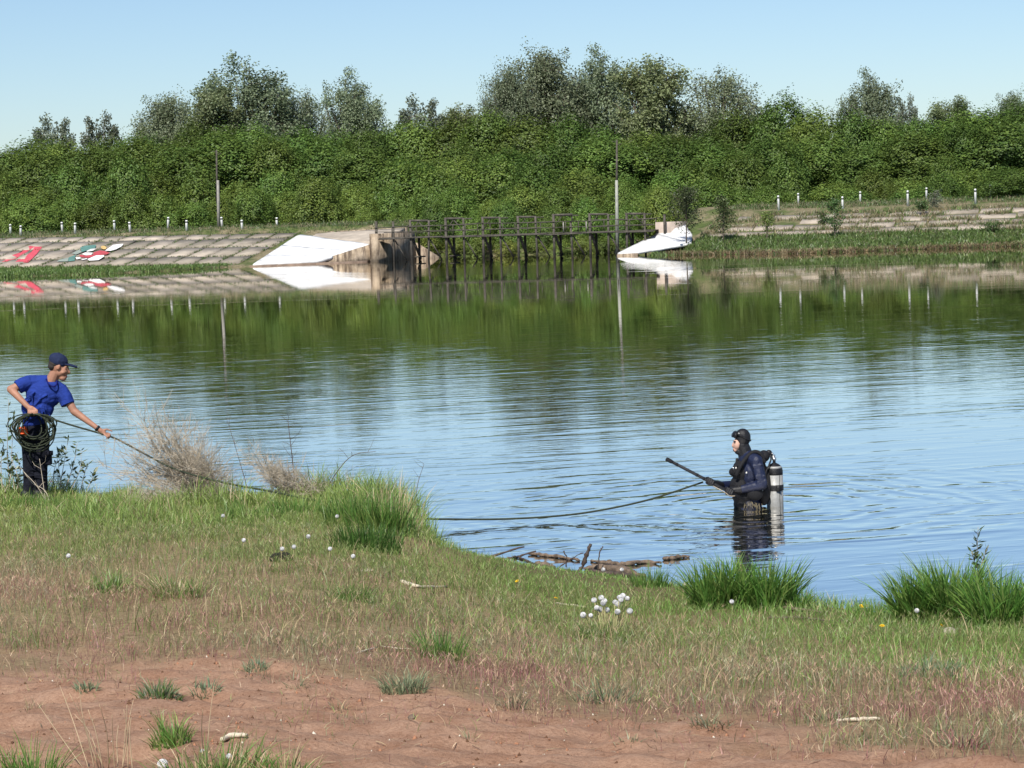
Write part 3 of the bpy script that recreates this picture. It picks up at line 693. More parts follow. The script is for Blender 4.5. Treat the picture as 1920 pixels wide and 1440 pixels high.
# ================================================================== wooden sluice bridge
br = thing('wooden_sluice_bridge', 'old dark timber sluice footbridge on posts across the spillway', 'bridge', dam(13, 1.5, 0))
PX = [706, 738, 771, 803.7, 836.7, 870, 906, 938.7, 972, 1006, 1039, 1072, 1106.7, 1141, 1175.7, 1210, 1240]
PU = [uv_of(at_v(x, 450, .4))[0] for x in PX]
topy = {2: 413, 3: 413, 4: 409, 5: 409, 6: 407.5, 7: 407.5, 8: 406, 9: 406, 10: 402.5, 11: 402.5, 12: 401, 13: 401, 14: 400, 15: 400}
WF, WB = .4, 2.5                                    # front and rear post rows
ztops = {}
for i, (x, uu) in enumerate(zip(PX, PU)):
    if i == 11: zt = 3.05
    elif i in topy: zt = at_v(x, topy[i], WF)[2]
    elif i == 0: zt = at_v(706, 415, WF)[2]
    elif i == 1: zt = at_v(738, 415, WF)[2]
    else: zt = at_v(x, 402, WF)[2]
    ztops[i] = zt; ln = rng.normal(0, .03); w = .19 if i % 2 == 0 else .15
    if i < 16: MB().bar(dam(uu + ln, WF, -.8), dam(uu - ln, WF, zt), w, .16).build('post', M['oldwood'], br)
    else: MB().bar(dam(uu, WF + 1.4, 1.6), dam(uu, WF + 1.4, zt), w, .16).build('post', M['oldwood'], br)
    if 1 < i < 16:
        if i % 2 == 0:
            MB().bar(dam(uu, WB, -.8), dam(uu, WB, 2.0), .18, .16).build('rear_post', M['oldwood'], br)
            MB().bar(dam(uu + .12, WF + .15, 1.85), dam(uu + .15, WB - .1, .12), .17).build('brace', M['oldwood'], br)
            if i in (2, 4): MB().bar(dam(uu + .2, WF + .4, .32), dam(uu + .45, WB + .2, .32), .12).build('waling', M['oldwood'], br)
        else:
            MB().bar(dam(uu + .08, WF + .1, 1.85), dam(uu + 1.0, WF + .6, .02), .11).build('brace', M['oldwood'], br)
    if i == 1: MB().bar(dam(uu + .08, WF + .1, 1.85), dam(uu + 1.0, WF + .6, .02), .11).build('brace', M['oldwood'], br)
for i in (2, 4, 6, 8, 10, 12, 14):                  # lifting frames
    a, b = PU[i], PU[i + 1]; z = ztops[i]
    MB().bar(dam(a - .12, WF, z - .03), dam(b + (.0 if i != 10 else .1), WF, (z if i == 10 else ztops[i + 1]) - .03), .13, .18).build('frame_beam', M['oldwood'], br)
    if i == 10: MB().bar(dam(b + .05, WF + .1, 3.0), dam(b + .05, WF + .1, z), .10).build('frame_post', M['oldwood'], br)
    MB().bar(dam(a + .06, WF, 2.62), dam(a + .75, WF + .02, z - .12), .06).build('frame_strut', M['oldwood'], br)
    if i in (2, 4, 14): MB().bar(dam(b - .06, WF, 2.5), dam(b - .95, WF + .02, z - .1), .07).build('frame_strut', M['oldwood'], br)
    MB().bar(dam(a - .1, WB, z - .1), dam(b + .1, WB, z - .12), .1).build('rear_beam', M['oldwood'], br)
ud0, ud1 = PU[0] - .1, uA + .3
nseg = 8
for k in range(nseg):                               # deck beams and boards
    a = ud0 + (ud1 - ud0) * k / nseg; b = ud0 + (ud1 - ud0) * (k + 1) / nseg; dz = .03 * rng.normal()
    MB().bar(dam(a + .01, WF - .18, 2.02 + dz), dam(b - .01, WF - .18, 2.02 + dz * .5), .20, .12).build('deck_beam', M['oldwood'], br)
    MB().box(dam((a + b) / 2, (WF + WB) / 2 + .05, 2.075 + .002 * k), (b - a - .02, WB - WF + .25, .07), [DU, DV, [0, 0, 1]]).build('deck', M['oldwood'], br)
    for zz, ww in ((3.06, .10), (2.56, .07)):
        for vv_ in (WF - .1, WB + .1):
            MB().bar(dam(a, vv_, zz + .04 * rng.normal()), dam(b - .02, vv_, zz + .03 * rng.normal()), ww, .06).build('rail', M['oldwood'], br)
for k in range(22):
    uu = ud0 + .8 + k * 1.16
    MB().bar(dam(uu, WB + .06, 2.1), dam(uu, WB + .06, 3.05), .06).build('rail_post', M['oldwood'], br)
for x in (1057, 1100): uu = uv_of(at_v(x, 420, WF))[0]; MB().bar(dam(uu, WF - .12, 2.12), dam(uu, WF - .12, 3.0), .09).build('rail_post', plain('grey_new_board', (.30, .28, .25), .9, .3, 3), br)

# ================================================================== bollards and poles
def bollard_mesh():
    w = MB().lathe((0, 0, 0), [(.085, -.4), (.085, .70), (.085, .701)], 10); b_ = MB().lathe((0, 0, 0), [(.088, .702), (.088, .80)], 10); t = MB().lathe((0, 0, 0), [(.085, .801), (.085, .90), (.07, .945), (.03, .96)], 10)
    return w.mesh('shaft', smooth=False), b_.mesh('stripe'), t.mesh('top')
bw, bk_, bt = bollard_mesh()
for me_, mm in ((bw, 'paintwhite'), (bk_, 'paintblack'), (bt, 'paintwhite')): me_.materials.append(M[mm])
ordn = ['first', 'second', 'third', 'fourth', 'fifth', 'sixth']
def bollards(pxs, v_, label, group, hs=1.0, ws=1.4):
    for i, (x, y) in enumerate(pxs):
        P = at_v(x, y, v_); t = thing('guide_post', label % ordn[i], 'guide post', P, group)
        t.rotation_euler = (rng.normal(0, .025), rng.normal(0, .03), 0); t.scale = (ws, ws, hs)
        obj('shaft', bw, None, t); obj('stripe', bk_, None, t); obj('top_cap', bt, None, t)
bollards([(39, 441), (141, 436), (244, 434.5), (350, 431.5), (454, 431)], 11, 'white striped guide post, %s from the left, front row on the left crest', 'guide posts on the dam crest')
bollards([(20, 438), (117, 434), (215, 431), (315, 425), (416.5, 425), (519, 426)], 17, 'white striped guide post, %s from the left, back row on the left crest', 'guide posts on the dam crest')
bollards([(1460, 388), (1580, 390), (1702, 379), (1829, 376)], 9, 'white striped guide post, %s from the left, front row on the right crest', 'guide posts on the dam crest', 1.05, 1.15)
bollards([(1497, 380), (1613, 377), (1737, 370), (1857, 365)], 15, 'white striped guide post, %s from the left, back row on the right crest', 'guide posts on the dam crest', .9, 1.1)
def pole(px, base, mid, top, v_, label, offx, conmat):
    b_ = at_v(px, base, v_); t = thing('utility_pole', label, 'pole', b_)
    m_ = at_v(px - 1.5, mid, v_); tp = at_v(px + offx, top, v_ + .25); lo = at_v(px - .5 + offx * .6, mid + 42, v_ + .25)
    MB().tube([b_ - [0, 0, .5], m_], [.17, .13], 8).build('concrete_stub', conmat, t)
    MB().tube([lo, tp], [.11, .08], 8).build('timber_mast', M['oldwood'], t)
    for f_ in (.25, .75):
        c = lo * (1 - f_) + at_v(px - 1.5, mid, v_ + .12) * f_; MB().lathe(c, [(.24, -.05), (.24, .05)], 8).build('wire_binding', M['paintblack'], t)
    for s in (-1, 1):
        MB().bar(tp + [0, 0, -.25 if s < 0 else -.5], tp + DU * .45 * s + [0, 0, -.1 if s < 0 else -.35], .05).build('insulator_hook', M['oldwood'], t)
pole(410, 428, 338, 281, 18, 'concrete stub pole with dark timber mast on the left crest', -4, M['polecon'])
pole(1157.5, 468, 338, 262, 9.5, 'slim pale pole with dark timber mast behind the wooden bridge', -1, plain('pale_green_pole', (.33, .335, .29), .85, .25, 3))
# ================================================================== trees
def leaf_faces(cent, size, nrm, col, fold=.25):
    """diamond leaves, each two folded triangles"""
    n_ = len(cent); a = rng.normal(size=(n_, 3)); d = a - nrm * np.sum(a * nrm, 1)[:, None]; d /= np.linalg.norm(d, axis=1)[:, None]
    e = np.cross(nrm, d); s = size[:, None]
    V = np.empty((n_, 4, 3)); V[:, 0] = cent - d * s * .55; V[:, 2] = cent + d * s * .55
    V[:, 1] = cent + e * s * .36 + nrm * s * fold; V[:, 3] = cent - e * s * .36 + nrm * s * fold
    b_ = (np.arange(n_) * 4)[:, None]
    f_ = np.concatenate([b_ + [0, 1, 2], b_ + [0, 2, 3]])
    return V.reshape(-1, 3), f_, np.repeat(col, 4, 0)
def maple(H, W, nclump, per, lsize, base, low=.04):
    """a dense bushy crown of many small lobes with upright shoots; returns leaf mesh and trunk mesh"""
    lobes = []; k = 11
    for i in range(k):
        f_ = rng.uniform(0, 2 * math.pi); t = rng.uniform(.12, .92); prof = math.sin(math.pi * min(1, .22 + t * .78)) ** .6
        r_ = W / 2 * prof * rng.uniform(.35, .72); rad = rng.uniform(.24, .38) * W * (.75 + .5 * (1 - t))
        lobes.append((r_ * math.cos(f_), r_ * math.sin(f_), H * t, rad))
    lobes.append((0, 0, H * .80, W * .26)); L = np.array(lobes); L[:, 2] = np.minimum(L[:, 2], H - L[:, 3] * .75)
    P = []
    while len(P) < nclump:
        l = L[rng.integers(len(L))]; d = rng.normal(size=3); d /= np.linalg.norm(d)
        q = l[:3] + d * l[3] * rng.uniform(.78, 1.06) * np.array([1, 1, .95])
        if q[2] < H * low: continue
        ins = np.linalg.norm((q - L[:, :3]), axis=1) / L[:, 3]
        if (ins < .72).any() and rng.random() < .86: continue
        P.append(np.r_[q, d])
    P = np.array(P); n_ = len(P) * per
    c = np.repeat(P[:, :3], per, 0); d = np.repeat(P[:, 3:], per, 0)
    sig = lsize * 1.5; off = rng.normal(0, 1, (n_, 3)) * np.array([sig * .8, sig * .8, sig * 1.35]); off[:, 2] += np.abs(off[:, 2]) * .35
    c = c + off; c[:, 2] = np.maximum(c[:, 2], .1)
    nrm = rng.normal(size=(n_, 3)) * .30 + d * 1.0 + np.array([0, 0, .6]); nrm /= np.linalg.norm(nrm, axis=1)[:, None]
    tone = np.repeat(1 + rng.normal(0, .20, len(P)), per).clip(.6, 1.5)[:, None] * (1 + rng.normal(0, .09, (n_, 1))).clip(.6, 1.4)
    yel = np.repeat(rng.random(len(P)), per)[:, None]
    col = np.asarray(base)[None] * tone * (1 + yel * np.array([.30, .10, -.1]))
    V, f_, C = leaf_faces(c, lsize * rng.uniform(.7, 1.3, n_), nrm, col)
    tr = MB(); tr.tube(spline([(0, 0, -.4), (.1, .05, H * .3), (-.1, .1, H * .62), (0, 0, H * .82)], 4), np.linspace(.16, .04, 13) * H / 10, 6)
    for l in L[:9]: tr.tube(spline([(0, 0, H * .18), tuple(l[:3] * np.array([.5, .5, .75])), tuple(l[:3])], 4), np.linspace(.07, .02, 9) * H / 10, 4)
    return fast_mesh('crown', V, f_, C), tr.mesh('trunk', smooth=True)
def willow(H, W, ratio, nb, per, lsize, base, gap=.5, droop=.5, low=.30):
    """an open crown on a forked trunk: limbs, boughs and hanging sprays of small leaves, sky showing through"""
    wood = MB(); fork = H * rng.uniform(.14, .22); cz = H * (low + 1) / 2; rz = H * (1 - low) / 2
    wood.tube(spline([(0, 0, -.5), (.1, 0, fork * .5), (0, 0, fork)], 3), np.linspace(.42, .32, 7) * H / 20, 7)
    lump = [(rng.uniform(0, 2 * math.pi), rng.uniform(-.4, 1), rng.uniform(.88, 1.06)) for _ in range(10)]
    tips = []
    for i in range(nb):
        f_ = rng.uniform(0, 2 * math.pi); s_ = rng.uniform(-.75, 1.0); c_ = math.sqrt(max(0, 1 - s_ * s_))
        k = min([1.0] + [l[2] for l in lump if abs((f_ - l[0] + math.pi) % (2 * math.pi) - math.pi) < .6 and abs(s_ - l[1]) < .4]) * rng.uniform(.88, 1.03)
        T = np.array([math.cos(f_) * c_ * W / 2 * k, math.sin(f_) * c_ * W / 2 * k, cz + s_ * rz * k])
        m1 = np.array([T[0] * .25, T[1] * .25, fork + (T[2] - fork) * .45]) + rng.normal(0, .25, 3); m2 = np.array([T[0] * .68, T[1] * .68, fork + (T[2] - fork) * .82]) + rng.normal(0, .3, 3)
        c = spline([(0, 0, fork * .95), m1, m2, T], 5); wood.tube(c, np.linspace(.17, .025, len(c)) * H / 20, 4, False)
        for j in range(5):
            s = c[rng.integers(6, len(c) - 1)]; e = s + (rng.normal(0, .085, 3) + np.array([0, 0, .02])) * W * .9; wood.tube([s, (s + e) / 2 + [0, 0, .2], e], [.035 * H / 20, .03 * H / 20, .014 * H / 20], 3, False)
            tips += [(s * .4 + e * .6), e]
        tips += [T, c[-3], c[-5] + rng.normal(0, .4, 3)]
    tips = np.array(tips); keep = rng.random(len(tips)) > gap * .35; tips = tips[keep]
    n_ = len(tips) * per; c = np.repeat(tips, per, 0); sg = np.repeat(rng.uniform(.55, 1.15, len(tips)), per)[:, None] * W * .055
    off = rng.normal(size=(n_, 3)).clip(-1.7, 1.7) * sg; rad2 = np.linalg.norm(off[:, :2], axis=1); off[:, 2] -= rad2 * droop
    c = c + off; outw = c - np.array([0, 0, cz * .8]); outw /= np.linalg.norm(outw, axis=1)[:, None] + 1e-9; nrm = rng.normal(size=(n_, 3)) * .55 + outw * .5 + np.array([0, 0, .5]); nrm /= np.linalg.norm(nrm, axis=1)[:, None]
    tone = np.repeat(1 + rng.normal(0, .11, len(tips)), per).clip(.6, 1.5)[:, None] * (1 + rng.normal(0, .10, (n_, 1))).clip(.6, 1.4)
    V, f_, C = leaf_faces(c, lsize * rng.uniform(.6, 1.2, n_), nrm, np.asarray(base)[None] * tone)
    return fast_mesh('crown', V, f_, C), wood.mesh('trunk', smooth=True)

bigs = [maple(12, 7.6, 780, 30, .225, (.098, .172, .042)) for _ in range(5)]
smalls = [maple(6.5, 6.0, 560, 26, .195, (.118, .200, .048), 0.0) for _ in range(4)]
shrubs = [maple(3.2, 3.6, 170, 20, .18, (.155, .22, .055), 0.0) for _ in range(3)]
WG = (.215, .262, .150)
wil = [willow(20, 11, 1, 80, 46, .31, WG, .4), willow(20, 13, 1, 96, 46, .31, WG, .4), willow(20, 9, 1, 64, 44, .31, (.22, .265, .125), .7, .3), willow(20, 14, 1, 84, 40, .30, WG, .8, .7)]
thin = willow(14, 7, 1, 34, 34, .32, (.20, .235, .16), .9, .3, .3)
for c_, t_ in bigs + smalls + shrubs: c_.materials.append(M['leaf']); t_.materials.append(M['bark'])
for c_, t_ in wil + [thin]: c_.materials.append(M['willow']); t_.materials.append(M['bark'])
_dims = {}
def dims(me_):                                   # real height and spread of a crown
    if me_.name not in _dims:
        co = np.empty(len(me_.vertices) * 3, np.float32); me_.vertices.foreach_get('co', co); co = co.reshape(-1, 3)
        r_ = np.hypot(co[:, 0], co[:, 1]); _dims[me_.name] = (float(np.percentile(co[:, 2], 99.3)), 2 * float(np.percentile(r_, 93)))
    return _dims[me_.name]
def tree(name, proto, H0, W0, px, ytop, v_, label, wpx=None, group=None, gz=1.2, cat='tree', sink=0.0):
    top = at_v(px, ytop, v_); u_, _ = uv_of(top); H = top[2] - gz
    t = thing(name, label, cat, dam(u_, v_, gz - sink), group, rng.uniform(0, 6.28))
    h1, w1 = dims(proto[0]); sz = (H + sink) / h1; Y_ = top[1]; sx = sz if wpx is None else wpx * Y_ / FPX / w1
    t.scale = (sx, sx, sz); obj('crown', proto[0], None, t); obj('trunk', proto[1], None, t); return t
# --- tall trees standing above the belt
TALL = [(100, 226, 80, thin, 14, 7, 'sparse grey-green tree, leftmost of those rising above the belt'),
        (186, 222, 72, thin, 14, 7, 'airy pale tree second from the left above the belt'),
        (318, 190, 130, wil[1], 20, 13, 'wide low grey willow just left of the tallest left-hand tree'),
        (402, 170, 90, wil[2], 20, 9, 'narrow left shoulder of the big dark tree left of centre'),
        (458, 131, 165, wil[0], 20, 11, 'big dark round-headed tree, tallest on the left half of the skyline'),
        (572, 186, 110, wil[3], 20, 14, 'broad low grey tree between the two tall trees of the left half'),
        (660, 156, 112, wil[0], 20, 11, 'round grey-green tree right of the big dark one, edge of the sky gap'),
        (788, 190, 84, thin, 14, 7, 'small thin tree alone in the wide gap of the skyline'),
        (862, 206, 80, wil[2], 20, 9, 'low dull tree sloping up to the central group'),
        (948, 140, 90, wil[1], 20, 13, 'outer left part of the central group of tall willows'),
        (1012, 108, 150, wil[1], 20, 13, 'tallest willow with a broad domed crown in the central group'),
        (1118, 113, 118, wil[0], 20, 11, 'olive-tinted tall tree, second in the central group'),
        (1222, 119, 118, wil[2], 20, 9, 'slender tall tree with visible stem, third in the central group'),
        (1345, 146, 165, wil[3], 20, 14, 'wide grey willow with fine twigs, last of the central group'),
        (1628, 152, 96, wil[0], 20, 11, 'lone round grey tree rising from the right half of the belt'),
        (1700, 188, 42, thin, 14, 7, 'thin dark spire-like tree beside the lone round one'),
        (1784, 192, 90, wil[2], 20, 9, 'rough bushy tree top near the right end of the skyline'),
        (1902, 184, 90, wil[1], 20, 13, 'leafy tree rising at the right edge of the photo')]
for i, (px, yt, w_, pr, h0, w0_, lb_) in enumerate(TALL):
    tree('tall_willow', pr, h0, w0_, px, yt, 66 + 6 * (i % 3), lb_, w_ * 1.18, None)
# --- the green belt of maples behind the dam
SKX = [-80, 0, 60, 180, 250, 330, 500, 620, 700, 760, 850, 920, 1000, 1100, 1170, 1260, 1330, 1450, 1550, 1640, 1700, 1780, 1850, 1920, 2000]
SKY_ = [272, 276, 268, 264, 264, 243, 238, 244, 244, 240, 220, 218, 212, 230, 242, 258, 240, 194, 200, 216, 232, 206, 212, 190, 185]
def seg(px): return 0 if px < 400 else 1 if px < 700 else 2 if px < 1230 else 3
SEG = ['left of the stub pole', 'between stub pole and bridge', 'behind the wooden bridge', 'right of the bridge']
def belt(step, v_, topf, protos, h0, w0_, wpx, rowname, nm='maple_tree', lo=-70, hi=1990, jit=14, skip=0.0, gz=1.2):
    x = lo
    while x < hi:
        if rng.random() >= skip:
            yt = topf(x) + rng.normal(0, jit * .5); pr = protos[int(rng.integers(len(protos)))]
            tree(nm, pr, h0, w0_, x, yt, v_ + rng.uniform(-2.5, 2.5), 'leafy maple, %s of the green belt, %s' % (rowname, SEG[seg(x)]), wpx * rng.uniform(.85, 1.25),
                 'maples of the belt, %s, %s' % (rowname, SEG[seg(x)]), gz)
        x += step * rng.uniform(.75, 1.25)
belt(70, 56, lambda x: np.interp(x, SKX, SKY_) + 6, bigs, 12, 7.6, 150, 'back row', jit=9)
belt(88, 44, lambda x: np.interp(x, SKX, SKY_) * .62 + 122, bigs, 12, 7.6, 165, 'second row', jit=30)
belt(74, 34, lambda x: 322 + 14 * math.sin(x * .013), smalls, 6.5, 6.0, 135, 'third row', jit=30)
belt(58, 26.5, lambda x: 366 + 10 * math.sin(x * .02 + 1) - (18 if x > 1280 else 0), smalls, 6.5, 6.0, 100, 'front row', 'maple_bush', jit=22)
# bushes that can be told apart
def bush(px, yt, w_, v_, label, pr=None, gz=1.2, nm='leafy_bush'):
    tree(nm, pr or smalls[int(rng.integers(4))], 6.5, 6.0, px, yt, v_, label, w_, None, gz, 'bush')
bush(585, 338, 130, 22.5, 'bright rounded green bush right of the stub pole, above the white apron')
bush(680, 392, 70, 21, 'low green bush just left of the bridge end', gz=2.0)
bush(60, 372, 120, 21.5, 'dark green bush at the left edge behind the guide posts', gz=2.6)
bush(1890, 318, 130, 16.5, 'grey-green willow bush on the crest at the right edge', None, 3.6)
for i, (px, yt, w_, g) in enumerate([(752, 392, 62, 'left'), (818, 378, 76, 'second'), (890, 396, 70, 'third'), (958, 376, 80, 'fourth'), (1030, 390, 74, 'fifth'), (1100, 372, 80, 'sixth'), (1170, 386, 70, 'seventh'), (1232, 352, 90, 'last')]):
    bush(px, yt, w_, 17.5 + (i % 2) * 2, 'green spillway bush behind the bridge, %s from the left end' % g, None, .1, 'spillway_bush')
def low_bushes(px, yt, w_, label):
    t = tree('waterside_bush', shrubs[int(rng.integers(3))], 3.2, 3.6, px, yt, 14.5 + rng.uniform(0, 1.5), label, w_, None, -.1, 'bush')
for i, (px, yt, w_) in enumerate([(800, 440, 60), (855, 446, 50), (905, 438, 60), (950, 450, 46), (1000, 446, 50), (1050, 448, 52), (1090, 440, 54), (1135, 444, 50)]):
    low_bushes(px, yt, w_, 'low yellow-green bush seen under the bridge deck, %s from the left' % ['first', 'second', 'third', 'fourth', 'fifth', 'sixth', 'seventh', 'eighth'][i])
# --- saplings on the right bank
def sapling(px, base, top, w_, v_, label, dens=1.0, col=(.070, .095, .032), nm='sapling'):
    b_ = at_v(px, base, v_); tp = at_v(px, top, v_); H = tp[2] - b_[2]; W = w_ * b_[1] / FPX
    t = thing(nm, label, 'young tree', b_); wood = MB(); cs = []
    wood.tube(spline([b_ - [0, 0, .2], b_ + [.05, 0, H * .5], tp], 4), np.linspace(.06, .015, 9), 5)
    for k in range(int(26 * dens)):
        f_ = rng.uniform(0, 6.28); s = rng.uniform(.12, .92); st_ = b_ + np.array([0, 0, H * s]); r_ = W / 2 * (math.sin(math.pi * (.25 + .7 * s))) * rng.uniform(.6, 1.05)
        e = st_ + np.array([math.cos(f_) * r_, math.sin(f_) * r_, r_ * .8]); wood.tube([st_, e], [.018, .008], 3, False)
        for a in np.linspace(.3, 1, 5): cs.append(st_ * (1 - a) + e * a)
    cs = np.repeat(np.array(cs), 6, 0); n_ = len(cs); cs = cs + rng.normal(0, .13, (n_, 3)); nrm = rng.normal(size=(n_, 3)) + [0, 0, .4]; nrm /= np.linalg.norm(nrm, axis=1)[:, None]
    V, f2, C = leaf_faces(cs, .14 * rng.uniform(.6, 1.4, n_), nrm, jitter(np.asarray(col) * 1.7, n_, .2, .06))
    obj('crown', fast_mesh('crown', V - b_, f2, C), M['willow'], t); wood.build('trunk', M['bark'], t)
sapling(1287, 452, 352, 74, -2.6, 'young dark tree in front of the right white apron', 2.8, (.055, .075, .03))
sapling(1356, 452, 368, 56, -3.5, 'slender sapling beside the slab bank, right of the young dark tree', 1.8)
sapling(1438, 450, 396, 30, -3.5, 'small leafy sapling third along the right bank', .6, (.10, .14, .035))
sapling(1565, 452, 372, 44, -3.5, 'upright green sapling in front of the slab bank', 1.0, (.06, .11, .03))
sapling(1545, 425, 400, 22, 3, 'little bush halfway up the right slab bank', .4)
sapling(1752, 390, 362, 34, 7.5, 'small grey bush by the guide posts on the right crest', .5, (.11, .12, .08))
sapling(1730, 398, 384, 30, 5, 'dark weed clump near the top of the right slabs', .5, (.05, .085, .025))
sapling(1860, 440, 424, 44, -2, 'dark nettle clump at the foot of the right slabs', .5, (.05, .085, .025))
# ================================================================== people
M['skin'] = plain('sunburnt_skin', (.37, .185, .122), .6, .22, 9, spec=.35)
M['skinpale'] = plain('fair_skin', (.62, .38, .29), .6, .10, 9, spec=.35)
def cloth(name, col, rough=.9, wr=.02, sc=14):
    return plain(name, col, rough, .2, sc, wr, spec=.15, bscale=sc * 1.1)
M['shirt'] = cloth('royal_blue_cotton', (.018, .042, .235), wr=.035, sc=9)
M['collar'] = cloth('dark_blue_rib', (.010, .012, .12))
M['trousers'] = cloth('black_work_trousers', (.010, .011, .018), wr=.04, sc=8)
M['cap'] = cloth('navy_cap', (.018, .026, .065))
M['hair'] = plain('dark_hair', (.035, .028, .024), .7, .4, 60, .004)
M['black'] = plain('black_rubber', (.012, .012, .014), .5, .3, 30, .003)
M['rope'] = plain('green_black_rope', (.040, .050, .030), .8, .45, 45, .004)
M['orange'] = plain('orange_plastic', (.75, .10, .015), .45, .12, 20)
M['mouth'] = plain('mouth', (.16, .05, .045), .6, .1, 20)
M['eye'] = plain('eye', (.03, .022, .018), .3, .1, 20)
M['white'] = plain('tooth_white', (.7, .68, .62), .4, .05, 20)

# ------------------------------------------------------------------ the man on the bank paying out the rope
MY = 26.0
def mp(zx, zy, dy=0.0): return at_y(zx / 4.5, 640 + zy / 4.5, MY + dy)
foot = mp(300, 1310); foot[2] = tz(foot[0], foot[1])
man = thing('person', 'man in blue t-shirt and dark cap holding a coil of rope on the bank', 'person', foot)
T25 = math.radians(24)
b = MB()
b.ell(mp(488, 200), (.100, .080, .112), T25); b.ell(mp(532, 245), (.070, .064, .080), T25); b.ell(mp(508, 255), (.075, .068, .070), T25); b.ell(mp(528, 308), (.046, .046, .038), T25)   # skull, face, jaw
b.cap(mp(570, 222, -.004), mp(584, 262, -.004), .011, .017); b.ell(mp(562, 212, -.03), (.016, .028, .008)); b.ell(mp(562, 212, .03), (.016, .028, .008))   # nose, brow
b.ell(mp(553, 298), (.022, .034, .022)); b.ell(mp(530, 262, -.052), (.03, .016, .022))                                                        # lips, cheek
b.ell(mp(494, 218, -.082), (.021, .012, .036), T25); b.ell(mp(494, 218, .082), (.021, .012, .036), T25)                                        # ears
b.cap(mp(470, 255), mp(425, 355, .01), .062, .074)                                                                                        # neck
b.ell(mp(365, 440, .02), (.19, .11, .17)); b.ell(mp(310, 590, .02), (.155, .10, .16)); b.ell(mp(300, 740, .02), (.145, .10, .13))              # trunk
b.cap(mp(410, 350, .02), mp(235, 345, .02), .065, .065); b.cap(mp(430, 360, .02), mp(515, 405, .02), .065, .06)
b.cap(mp(225, 350, 0), mp(92, 405, -.06), .056, .047); b.cap(mp(92, 405, -.06), mp(228, 545, -.15), .048, .031)                                 # right arm
b.cap(mp(525, 415, .02), mp(625, 590, -.04), .058, .046); b.cap(mp(625, 590, -.04), mp(815, 728, -.10), .047, .029)                              # left arm
for x0, x1, x2 in ((255, 258, 252), (350, 338, 352)):
    b.cap(mp(x0, 800, .02), mp(x1, 1060, .02), .085, .058); b.cap(mp(x1, 1060, .02), mp(x2, 1300, .02), .055, .04)
# left hand, open under the rope: palm, four fingers, thumb
b.ell(mp(865, 768, -.10), (.046, .022, .034), math.radians(28)); b.cap(mp(815, 728, -.10), mp(850, 755, -.10), .029, .030)
for (x0, y0, x1, y1, x2, y2, d) in ((882, 788, 905, 806, 900, 822, -.135), (893, 786, 920, 803, 915, 822, -.118), (900, 780, 928, 795, 926, 815, -.10), (902, 772, 930, 783, 934, 803, -.082)):
    b.cap(mp(x0, y0, d + .01), mp(x1, y1, d), .0105, .0095, 8); b.cap(mp(x1, y1, d), mp(x2, y2, d + .01), .0095, .008, 8)
b.cap(mp(868, 748, -.10), mp(905, 742, -.10), .013, .011, 8); b.cap(mp(905, 742, -.10), mp(945, 758, -.10), .011, .009, 8)
# right hand, closed round the coil
b.ell(mp(262, 575, -.17), (.044, .030, .046), math.radians(35)); b.cap(mp(228, 545, -.15), mp(248, 562, -.16), .031, .030)
for x0, y0, x1, y1, x2, y2 in ((240, 590, 238, 616, 258, 622), (260, 592, 258, 622, 276, 628), (280, 592, 280, 622, 296, 626), (298, 588, 300, 614, 312, 616)):
    b.cap(mp(x0, y0, -.20), mp(x1, y1, -.205), .0115, .011, 8); b.cap(mp(x1, y1, -.205), mp(x2, y2, -.18), .011, .009, 8)
b.cap(mp(290, 566, -.18), mp(314, 584, -.195), .014, .012, 8); b.cap(mp(314, 584, -.195), mp(316, 608, -.20), .012, .010, 8)
body = place_blob('body', b, .0072, M['skin'], man, 4)
b = MB(); b.ell(mp(556, 232, -.052), (.010, .006, .006)).ell(mp(560, 232, .05), (.010, .006, .006)).build('eye', M['eye'], body, True)
MB().ell(mp(560, 296, -.012), (.012, .026, .006), math.radians(20)).build('mouth', M['mouth'], body, True)
b = MB(); b.ell(mp(448, 212), (.062, .084, .052), T25); b.ell(mp(468, 190), (.085, .086, .05), T25); place_blob('hair', b, .008, M['hair'], man, 2)
b = MB(); b.ell(mp(494, 158), (.117, .097, .082), T25); b.ell(mp(490, 178), (.113, .095, .05), T25); cp = place_blob('cap', b, .007, M['cap'], man, 3)
b = MB(); b.ell(mp(592, 200), (.092, .078, .012), math.radians(16)); b.ell(mp(615, 208), (.062, .060, .012), math.radians(22)); place_blob('brim', b, .006, M['cap'], cp, 3)
MB().ell(mp(497, 98), (.010, .010, .007)).build('cap_button', M['cap'], cp, True)
# t-shirt with sleeves, folds come from overlapping soft ridges
b = MB()
b.ell(mp(372, 440, .02), (.218, .135, .185)); b.ell(mp(318, 560, .02), (.195, .13, .16)); b.ell(mp(300, 640, .02), (.165, .125, .12)); b.ell(mp(285, 690, .02), (.135, .115, .07))
b.cap(mp(400, 345, .02), mp(240, 345, .02), .085, .085); b.cap(mp(425, 365, .02), mp(510, 410, .02), .09, .082); b.ell(mp(430, 375, .02), (.12, .11, .08))
b.tube([mp(255, 345, .01), mp(190, 365, -.02), mp(148, 390, -.045)], [.088, .086, .084], 14); b.tube([mp(500, 400, .02), mp(548, 470, 0), mp(575, 535, -.02)], [.088, .086, .083], 14)
for k in range(16):
    a0 = rng.uniform(230, 430); y0 = rng.uniform(420, 640); b.cap(mp(a0, y0, -.115), mp(a0 + rng.normal(-35, 30), y0 + rng.uniform(30, 100), -.105), .012, .008, 8)
shirt = place_blob('t_shirt', b, .0075, M['shirt'], man, 5)
c = spline([mp(395, 330, -.10), mp(412, 362, -.128), mp(448, 382, -.125), mp(478, 360, -.10), mp(472, 322, 0), mp(430, 300, .05), mp(392, 310, 0), mp(392, 325, -.08)], 5)
